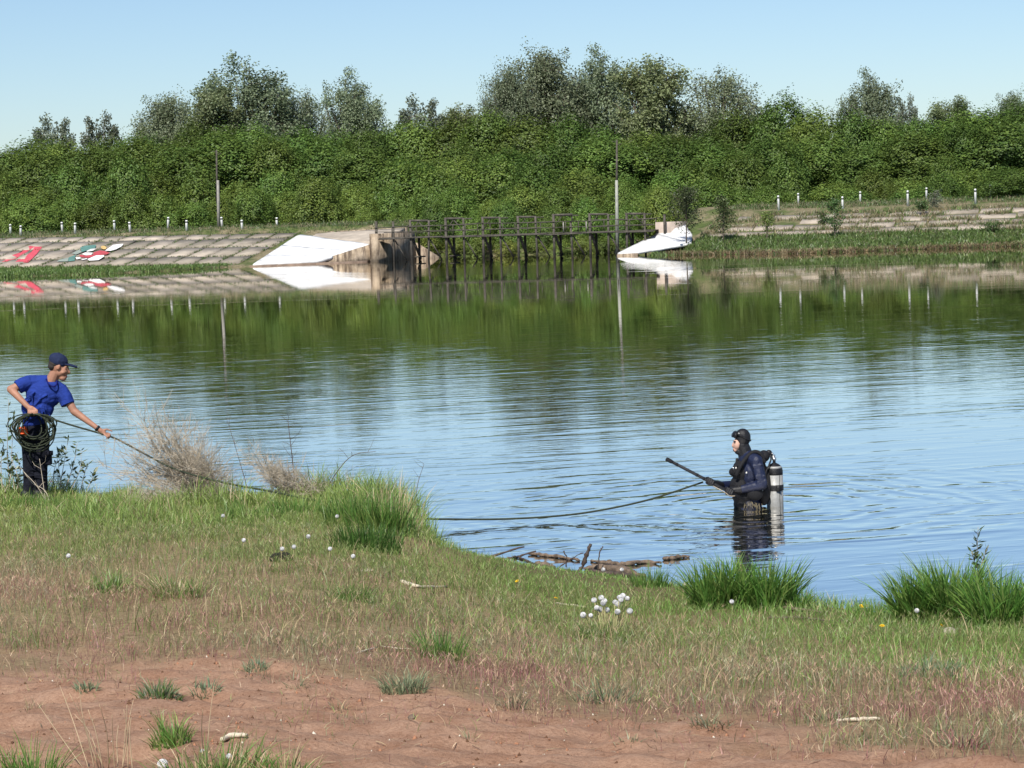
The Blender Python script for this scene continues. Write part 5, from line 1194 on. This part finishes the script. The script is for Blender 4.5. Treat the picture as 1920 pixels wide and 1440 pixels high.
# ================================================================== dandelions
M['clock'] = plain('dandelion_seed', (.70, .69, .64), .9, .1, 40)
M['yellow'] = plain('dandelion_petal', (.80, .52, .012), .8, .15, 60)
M['stemg'] = plain('dandelion_stem', (.44, .41, .20), .7, .25, 30)
def clock_mesh(r):
    n_ = 110; i = np.arange(n_) + .5; ph = np.arccos(1 - 2 * i / n_); th = math.pi * (1 + 5**.5) * i; d = np.stack([np.cos(th) * np.sin(ph), np.sin(th) * np.sin(ph), np.cos(ph)], 1)
    e = np.cross(d, [.3, .5, .8]); e /= np.linalg.norm(e, axis=1)[:, None]; g = np.cross(d, e); w = r * .15
    V = np.empty((n_, 5, 3)); V[:, 0] = d * r * .25; V[:, 1] = d * r * .9 + e * w; V[:, 2] = d * r + g * w; V[:, 3] = d * r * .9 - e * w; V[:, 4] = d * r - g * w
    b_ = (np.arange(n_) * 5)[:, None]; return fast_mesh('seed_head', V.reshape(-1, 3), np.concatenate([b_ + [0, 1, 3], b_ + [0, 2, 4], b_ + [1, 2, 3], b_ + [1, 3, 4]]), np.full((n_ * 5, 3), .86))
cm = clock_mesh(.019); cm.materials.append(leafmat('dandelion_clock', .3))
b = MB()
for ring, (rr, zz, k) in enumerate(((.019, .004, 18), (.013, .009, 14), (.007, .012, 8))):
    for j in range(k):
        a = j * 2 * math.pi / k + ring; b.add([[0, 0, .001], [rr * math.cos(a - .18), rr * math.sin(a - .18), zz], [rr * 1.08 * math.cos(a), rr * 1.08 * math.sin(a), zz + .001], [rr * math.cos(a + .18), rr * math.sin(a + .18), zz]], [[0, 1, 2, 3]])
ym = b.mesh('flower_head'); ym.materials.append(M['yellow'])
def dandelion(px, py, label, stem=.14, yellow=False, P=None, s=1.0):
    H = at_y(px, py, P[1]) if P is not None else None
    if H is None:                                      # the head is seen at the pixel; its root is on the ground below
        g = on_ground(px, py + stem * 190); g = on_ground(px, py + stem * FPX / g[1]); H = at_y(px, py, g[1])
    root = np.array([H[0] + rng.normal(0, .02), H[1] + .01, tz(H[0], H[1])]); t = thing('dandelion', label, 'dandelion', root)
    MB().tube(spline([root - [0, 0, .01], (root + H) / 2 + rng.normal(0, .006, 3), H], 4), np.linspace(.0036, .0028, 9), 5).build('stem', M['stemg'], t)
    o = obj('flower_head' if yellow else 'seed_head', ym if yellow else cm, None, t, H - root); o.scale = (s, s, s); o.rotation_euler = (rng.normal(.3 if yellow else 0, .3), rng.normal(0, .3), rng.uniform(0, 6))
for a_ in [(418, 967, 'dandelion clock in the grass just right of the big dry shrub'), (632, 968, 'dandelion clock high on the bank below the reedy point'), (578, 1006, 'dandelion clock midway along the left bank'), (457, 1013, 'dandelion clock left of the dark molehill'),
           (529, 1029, 'left one of two dandelion clocks above the molehill'), (551, 1025, 'right one of two dandelion clocks above the molehill'), (619, 1029, 'dandelion clock right of the pair above the molehill'), (662, 1043, 'dandelion clock on a bare stem right of the molehill'),
           (128, 1042, 'lone dandelion clock on the left of the slope'), (1131, 1068, 'left dandelion clock in front of the thick drift log'), (1166, 1068, 'right dandelion clock in front of the thick drift log'), (1372, 1128, 'dandelion clock at the foot of the middle sedge clump'), (1719, 1145, 'dandelion clock at the foot of the right sedge clump')]: dandelion(*a_, stem=.12)
for a_ in [(970, 1090, 'yellow dandelion on the turf below the drift branches'), (1042, 1122, 'yellow dandelion left of the dandelion clump'), (1615, 1137, 'yellow dandelion left of the right sedge clump'), (1654, 1174, 'yellow dandelion low on the turf before the right sedge clump'), (1764, 1173, 'small yellow dandelion by the pale stone')]: dandelion(*a_, stem=.07, yellow=True, s=.95)
cl = on_ground(1140, 1195)
ct = thing('dandelion_clump', 'clump of a dozen white dandelion clocks on one plant, right of centre', 'dandelion', cl)
for zx, zy in [(1128, 635), (1180, 618), (1205, 640), (1148, 690), (1170, 700), (1222, 705), (1278, 648), (1300, 660), (1298, 718), (1335, 605), (1322, 632), (1368, 622), (1310, 615), (1050, 742), (1105, 745), (1195, 655), (1385, 712)]:
    H = at_y(820 + zx / 3.84, 960 + zy / 3.84, cl[1] + rng.normal(0, .06)); root = np.array([cl[0] + (H[0] - cl[0]) * .45, cl[1] + rng.normal(0, .04), 0]); root[2] = tz(root[0], root[1])
    MB().tube(spline([root, (root + H) / 2 + [rng.normal(0, .008), 0, .01], H], 4), np.linspace(.0038, .003, 9), 5).build('stem', M['stemg'], ct)
    o = obj('seed_head', cm, None, ct, H - cl); sc_ = rng.uniform(.9, 1.25); o.scale = (sc_, sc_, sc_); o.rotation_euler = (rng.normal(0, .4), rng.normal(0, .4), rng.uniform(0, 6))
dandelion(305, 1433, 'large dandelion clock at the bottom edge of the photo', P=on_ground(305, 1446), s=1.15)
dandelion(379, 1408, 'spent dandelion bud at the bottom edge', P=on_ground(380, 1446), s=.45)
dandelion(429, 1418, 'small grey dandelion clock at the bottom edge', P=on_ground(430, 1446), s=.6)

# ================================================================== dry shrubs and twigs on the left bank
def dry_shrub(name, label, roots, tips, n_main, Y, twl, r0=.006, mat='twig', side=9):
    P0 = at_y(*roots, Y); P0[2] = tz(P0[0], Y); t = thing(name, label, 'shrub', P0); stems, tw = MB(), MB()
    for i in range(n_main):
        a = rng.random(); k = rng.integers(len(tips) - 1); x = tips[k][0] * (1 - a) + tips[k + 1][0] * a; y = tips[k][1] * (1 - a) + tips[k + 1][1] * a; f_ = rng.uniform(.45, 1.05)
        x = roots[0] + (x - roots[0]) * f_; y = roots[1] + (y - roots[1]) * f_; E = at_y(x, y, Y + rng.normal(0, .32)); s = P0 + np.r_[rng.normal(0, .10, 2), 0]
        c = spline([s, s * .55 + E * .45 + rng.normal(0, .05, 3) + [0, 0, .05], E], 6); stems.tube(c, np.linspace(r0 * rng.uniform(.6, 1.1), r0 * .25, len(c)), 4, False)
        dirm = (E - s) / np.linalg.norm(E - s)
        for j in range(side):
            q = c[rng.integers(3, len(c))]; d = dirm * rng.uniform(.3, .9) + rng.normal(0, .42, 3); d /= np.linalg.norm(d); L = twl * rng.uniform(.4, 1.2); m_ = q + d * L * .5 + rng.normal(0, .02, 3); e = q + d * L + [0, 0, .02]
            tw.tube([q, m_, e], [r0 * .42, r0 * .33, r0 * .2], 3, False)
            for l in range(3): d2 = d + rng.normal(0, .55, 3); tw.tube([m_, m_ + d2 * L * .38], [r0 * .3, r0 * .18], 3, False)
    stems.build('stems', M[mat], t); tw.build('twigs', M[mat], t); return t
dry_shrub('dry_shrub', 'big leaning grey tumbleweed-like dry shrub right of the man', (385, 968), [(195, 880), (215, 835), (240, 775), (285, 790), (330, 810), (370, 845), (410, 890), (430, 930)], 120, 25.3, .36, .0066, side=9)
dry_shrub('dry_shrub', 'smaller pale dry shrub between the big one and the point', (560, 960), [(440, 850), (470, 840), (505, 880), (545, 880), (600, 900), (640, 905)], 64, 25.4, .24, .0058)
dry_shrub('dry_shrub', 'low tangle of dry stems at the foot of the big dry shrub', (330, 985), [(190, 960), (230, 930), (320, 920), (420, 920), (480, 945)], 46, 24.9, .2, .005)
def twig(name, label, pts, Y, r0=.006, mat='darktwig', cat='twig', side=0):
    P = [at_y(x, y, Y) for x, y in pts]; P[0][2] = max(min(P[0][2], tz(P[0][0], Y)), tz(P[0][0], Y) - .05); t = thing(name, label, cat, P[0]); c = spline(P, 6)
    MB().tube(c, np.linspace(r0, r0 * .35, len(c)), 5).build('stem', M[mat], t)
    if side:
        for j in range(side):
            q = c[rng.integers(len(c) // 3, len(c))]; d = np.array([rng.normal(0, .5), rng.normal(0, .3), rng.uniform(.2, .9)]); MB().tube([q, q + d * .1, q + d * .17 + rng.normal(0, .02, 3)], [r0 * .35, r0 * .3, r0 * .2], 3, False).build('side_twig', M[mat], t)
twig('dry_stalk', 'tall single dark stalk standing behind the smaller dry shrub', [(556, 930), (548, 860), (540, 790)], 25.6, .008, side=10)
twig('bare_branch', 'thin bare branch arching right over the point', [(598, 948), (625, 895), (660, 855), (705, 846)], 25.4, .007, side=4)
twig('bare_branch', 'second thin branch arching low over the grass of the point', [(560, 960), (585, 928), (620, 905), (690, 890)], 25.3, .006)
twig('bare_branch', 'dark arching branch through the foot of the big dry shrub', [(450, 950), (420, 915), (370, 888), (325, 895)], 25.0, .010, side=3)
twig('dry_stalk', 'long bare twig leaning out over the water at the point', [(772, 955), (782, 915), (795, 870)], 25.8, .006, side=3)
twig('dry_stalk', 'dark seedless stalk left of the smaller dry shrub', [(468, 930), (458, 895), (430, 800)], 25.6, .006, side=6)
twig('bare_branch', 'pale bare branch crossing in front of the man\'s shins', [(95, 962), (72, 915), (45, 885)], 25.3, .009, 'twig', side=3)
twig('bare_branch', 'thin upright branch before the man\'s legs', [(88, 955), (80, 900), (74, 860)], 25.4, .007, 'twig', side=2)
twig('bare_branch', 'second pale branch before the man\'s shins', [(100, 955), (84, 920), (60, 905), (40, 878)], 25.35, .007, 'twig')
# --- leafy willow shoots
M['shoot'] = leafmat('willow_shoot_leaves', .35, .05)
def shoot(label, stems, Y, col, ls=.06, cat='willow shoot', dens=16):
    P0 = at_y(stems[0][0][0], stems[0][0][1], Y); P0[2] = max(tz(P0[0], Y), 0); t = thing('willow_shoot', label, cat, P0); vs, fs, cs, o_ = [], [], [], 0; w = MB()
    for S in stems:
        P = [at_y(x, y, Y + rng.normal(0, .05)) for x, y in S]; c = spline(P, 8); w.tube(c, np.linspace(.006, .0018, len(c)), 4)
        q = c[rng.integers(len(c) // 4, len(c), dens)]; n_ = len(q); d = np.stack([rng.normal(0, 1, n_), rng.normal(0, 1, n_), rng.uniform(.1, 1.3, n_)], 1); d /= np.linalg.norm(d, axis=1)[:, None]
        nrm = np.cross(d, rng.normal(size=(n_, 3))); nrm /= np.linalg.norm(nrm, axis=1)[:, None]; e = np.cross(nrm, d); L = ls * rng.uniform(.6, 1.3, n_)[:, None]
        V = np.stack([q, q + d * L * .5 + e * L * .16, q + d * L, q + d * L * .5 - e * L * .16], 1).reshape(-1, 3); b_ = (np.arange(n_) * 4)[:, None] + o_
        vs.append(V); fs.append(b_ + [0, 1, 2, 3]); cs.append(np.repeat(jitter(col, n_, .2, .08), 4, 0)); o_ += len(V)
    obj('leaves', fast_mesh('leaves', np.vstack(vs) - P0, np.vstack(fs), np.vstack(cs)), M['shoot'], t); w.build('stems', M['twig'], t)
WC = (.125, .165, .060)
shoot('leafy willow shoots right of the man\'s legs', [[(110, 925), (118, 880), (128, 822)], [(120, 925), (138, 870), (145, 830)], [(130, 925), (150, 880), (152, 845)], [(150, 925), (158, 890), (164, 872)], [(105, 925), (100, 890), (112, 850)], [(160, 925), (172, 900), (176, 888)], [(118, 925), (110, 870), (122, 842)]], 26.3, WC, .085, dens=20)
shoot('leafy willow shoots left of the man at the photo edge', [[(20, 925), (14, 850), (16, 748)], [(28, 925), (22, 860), (26, 780)], [(5, 925), (2, 870), (8, 820)], [(35, 925), (32, 890), (18, 850)], [(12, 925), (-5, 880), (-8, 830)], [(30, 925), (38, 880), (30, 850)], [(8, 925), (20, 895), (14, 870)]], 26.4, WC, .085, dens=24)
gs = at_z(1832, 1062, .1)
shoot('small leafy willow shoot rising from the right sedge clump', [[(1834, 1100), (1832, 1045), (1834, 988)], [(1836, 1100), (1840, 1060), (1850, 1030)], [(1832, 1100), (1828, 1060), (1822, 1035)]], float(gs[1]), (.085, .12, .045), .075, dens=30)

# ================================================================== driftwood at the water's edge and litter on the bank
def drift(label, pts, r, mat='driftdark', lie=True, zoff=.015, name='drift_branch', z=6):
    P = []
    x0, y0 = pts[0]; Yb = None
    for i, (zx, zy) in enumerate(pts):
        px, py = 820 + zx / 3.84, 960 + zy / 3.84; q = at_z(px, py, zoff)
        if not lie:
            if Yb is None: Yb = at_z(820 + pts[-1][0] / 3.84, 960 + pts[-1][1] / 3.84, zoff)[1]
            q = at_y(px, py, Yb)
        P.append(q)
    t = thing(name, label, 'driftwood', P[0]); c = spline(P, 6); rr = np.interp(np.linspace(0, 1, len(c)), np.linspace(0, 1, len(r)), r) * (1 + .22 * rng.normal(size=len(c))).clip(.5, 1.5)
    MB().tube(c + rng.normal(0, .004, c.shape), rr, 7).build('branch', M[mat], t, True); return t, c
drift('thin drift branch rising at the left end of the drift pile', [(630, 250), (360, 325), (150, 345)], [.008, .012, .014], lie=False)
drift('curved drift branch second from the left end of the pile', [(710, 280), (560, 328), (440, 340), (360, 328)], [.007, .011, .013, .013], lie=False)
drift('short drift branch near the turf at the left of the pile', [(510, 362), (450, 378), (310, 390)], [.008, .010, .012])
drift('long low drift log at the left of the pile', [(340, 395), (560, 396), (720, 400), (850, 402)], [.012, .022, .030, .020])
drift('slanting drift stick leaning on the left low log', [(575, 318), (640, 350), (715, 390)], [.010, .014, .016], lie=False)
drift('brown knotted drift stub on the left low log', [(712, 372), (760, 384), (830, 398)], [.022, .040, .018], 'drift')
drift('brown drift branch floating behind the middle of the pile', [(655, 300), (780, 312), (920, 328), (1020, 348)], [.014, .020, .018, .012], 'drift')
drift('dark stick pointing steeply upward from the pile', [(1105, 235), (1075, 310), (1040, 400), (1000, 432)], [.015, .020, .019, .014], lie=False)
drift('long flat drift branch right of the upright stick', [(1110, 350), (1240, 370), (1350, 375), (1500, 360), (1610, 366)], [.012, .028, .026, .024, .010], 'drift')
drift('floating drift branch at the far right of the pile', [(1620, 338), (1700, 330), (1760, 322), (1812, 318)], [.014, .024, .022, .010], 'drift')
drift('thick weathered drift log in front of the pile', [(1050, 408), (1180, 402), (1330, 425), (1490, 458)], [.016, .040, .046, .018], 'drift')
drift('narrow split piece lying along the thick drift log', [(1070, 424), (1200, 436), (1330, 448), (1450, 466)], [.012, .022, .020, .010], 'driftdark')
drift('short broken drift piece left of the thick log', [(860, 420), (930, 428), (1010, 436)], [.008, .016, .010], 'driftdark')
drift('crooked drift twig between the logs', [(1215, 352), (1230, 380), (1290, 392), (1340, 405)], [.006, .010, .010, .006], 'driftdark')
drift('thin dry weed stem with a bent head above the pile', [(1190, 248), (1168, 300), (1150, 420)], [.007, .006, .006], lie=False)
drift('thin dark stem beside the upright stick', [(912, 285), (930, 330), (932, 400)], [.008, .007, .007], lie=False)
drift('fine branch leaning left of the upright stick', [(1050, 290), (960, 340), (880, 400)], [.005, .006, .007], lie=False)
def litter(name, label, pts, r, mat, cat, up=.012):
    P = [on_ground(x, y) + [0, 0, up] for x, y in pts]; t = thing(name, label, cat, P[0]); c = spline(P, 5); rr = np.interp(np.linspace(0, 1, len(c)), np.linspace(0, 1, len(r)), r)
    MB().tube(c + rng.normal(0, .002, c.shape), rr, 7).build('wood', M[mat], t, True)
litter('stick', 'pale peeled stick with bent end left of the turf strip', [(752, 1093), (770, 1099), (790, 1104), (838, 1103)], [.016, .018, .012, .010], 'palestick', 'stick')
litter('stick', 'thin straight stick beside the dandelion clump', [(1042, 1136), (1070, 1139), (1098, 1143)], [.010, .010, .008], 'twig', 'stick', .02)
litter('stick', 'long thin dark stick on the turf below the middle sedge clump', [(1440, 1163), (1490, 1164), (1530, 1166), (1575, 1173)], [.006, .009, .008, .004], 'darktwig', 'stick', .02)
litter('stick', 'grey bark-like stick at the water right of the middle sedge clump', [(1455, 1142), (1490, 1147), (1540, 1153)], [.012, .018, .008], 'drift', 'stick', .02)
litter('stick', 'pale crooked stick standing by the left edge of the middle sedge clump', [(1282, 1090), (1284, 1105), (1287, 1120)], [.010, .012, .014], 'palestick', 'stick', .05)
litter('stick', 'pale stick lying in the dry grass at the lower right', [(1570, 1355), (1610, 1354), (1650, 1352)], [.006, .010, .008], 'palestick', 'stick')
litter('bark_strip', 'yellowish bark strip on the sand near the bottom left', [(415, 1392), (435, 1388), (462, 1385)], [.010, .013, .009], 'palestick', 'bark strip')
litter('stick', 'thin pale stick at the upper edge of the sand, left of centre', [(668, 1230), (690, 1222), (705, 1218)], [.004, .006, .004], 'palestick', 'stick')
litter('stick', 'thin pale stick at the sand edge by the green spiky tuft', [(715, 1215), (745, 1220), (775, 1222)], [.003, .005, .004], 'palestick', 'stick')
def rock(name, label, px, py, r, mat, cat):
    P = on_ground(px, py); t = thing(name, label, cat, P); b = MB(); b.ell(P + [0, 0, r[2] * .35], r, 0, 16, 10); v = b.v[0]; d = v - P; v += d * (.28 * (fbm(v[:, 0] * 22 + v[:, 2] * 17, v[:, 1] * 22, 15, 3) - .5))[:, None] * 1.6; b.build('lump', mat, t, True)
rock('stone', 'pale tan stone in the turf near the right sedge clump', 1780, 1189, (.055, .045, .035), M['stone'], 'stone')
rock('molehill', 'small dark earth mound on the left bank among dandelions', 527, 1052, (.10, .08, .055), plain('dark_soil', (.022, .019, .017), .95, .5, 40, .02), 'mound')
rock('stone', 'small brown clod lying on the bare sand near the centre', 772, 1349, (.018, .016, .014), M['drift'], 'clod')
rock('stone', 'flat pale stone on the bank right of the molehill', 688, 1072, (.05, .04, .02), M['stone'], 'stone')

# ================================================================== crumbs on the sand
X, Y = scat(14000, 8.0, 15.0); k = rng.random(len(X)) < sstep(1.4, -.6, Y - sand_line(X)) * (.15 + .9 * (fbm(X * 1.6, Y * 1.6, 57, 3) > .52)); X, Y = X[k], Y[k]; n_ = len(X)
tet = np.array([[1, 0, -.5], [-.5, .87, -.5], [-.5, -.87, -.5], [.1, .1, .75], [.5, .3, .3]]); tf = np.array([[0, 1, 4], [1, 3, 4], [0, 4, 3], [1, 2, 3], [2, 0, 3], [0, 2, 1]])
r_ = rng.gamma(2.0, .0028, n_).clip(.002, .02); V = tet[None] * r_[:, None, None] * rng.uniform(.6, 1.4, (n_, 5, 3)); a = rng.uniform(0, 6.28, n_); ca, sa = np.cos(a), np.sin(a)
V = np.stack([V[..., 0] * ca[:, None] - V[..., 1] * sa[:, None], V[..., 0] * sa[:, None] + V[..., 1] * ca[:, None], V[..., 2]], -1) + np.stack([X, Y, terrain(X, Y)], 1)[:, None] + np.array([0, 0, .001])
cl_ = np.where((rng.random(n_) < .45)[:, None], (.12, .065, .04), np.where((rng.random(n_) < .12)[:, None], (.6, .55, .45), (.34, .17, .10)))
tag(obj('sand_crumbs', fast_mesh('sand_crumbs', V.reshape(-1, 3), ((np.arange(n_) * 5)[:, None, None] + tf).reshape(-1, 3), np.repeat(cl_, 5, 0)), leafmat('crumbs', 0.0)), 'small clods, grit and crumbs strewn over the bare sand', None, None, 'stuff')
X, Y = scat(2600, 8.0, 18.0); k = rng.random(len(X)) < .7; X, Y = X[k], Y[k]; n_ = len(X); b_ = np.stack([X, Y, terrain(X, Y) + .006], 1); a = rng.uniform(0, 6.28, n_); L = rng.uniform(.02, .11, n_); d = np.stack([np.cos(a), np.sin(a), rng.normal(0, .08, n_)], 1); e = np.stack([-np.sin(a), np.cos(a), np.zeros(n_)], 1) * .0022
V = np.stack([b_ - e, b_ + e, b_ + d * L[:, None] * .5 + e + [0, 0, .004], b_ + d * L[:, None] * .5 - e + [0, 0, .004], b_ + d * L[:, None]], 1); i5 = (np.arange(n_) * 5)[:, None]
cl_ = jitter((.48, .38, .24), n_, .3, .06)
tag(obj('straw_litter', fast_mesh('straw_litter', V.reshape(-1, 3), [i5 + [0, 1, 2, 3], i5 + [3, 2, 4]], np.repeat(cl_, 5, 0)), M['grass']), 'bits of dry straw lying on the sand and turf', None, None, 'stuff')
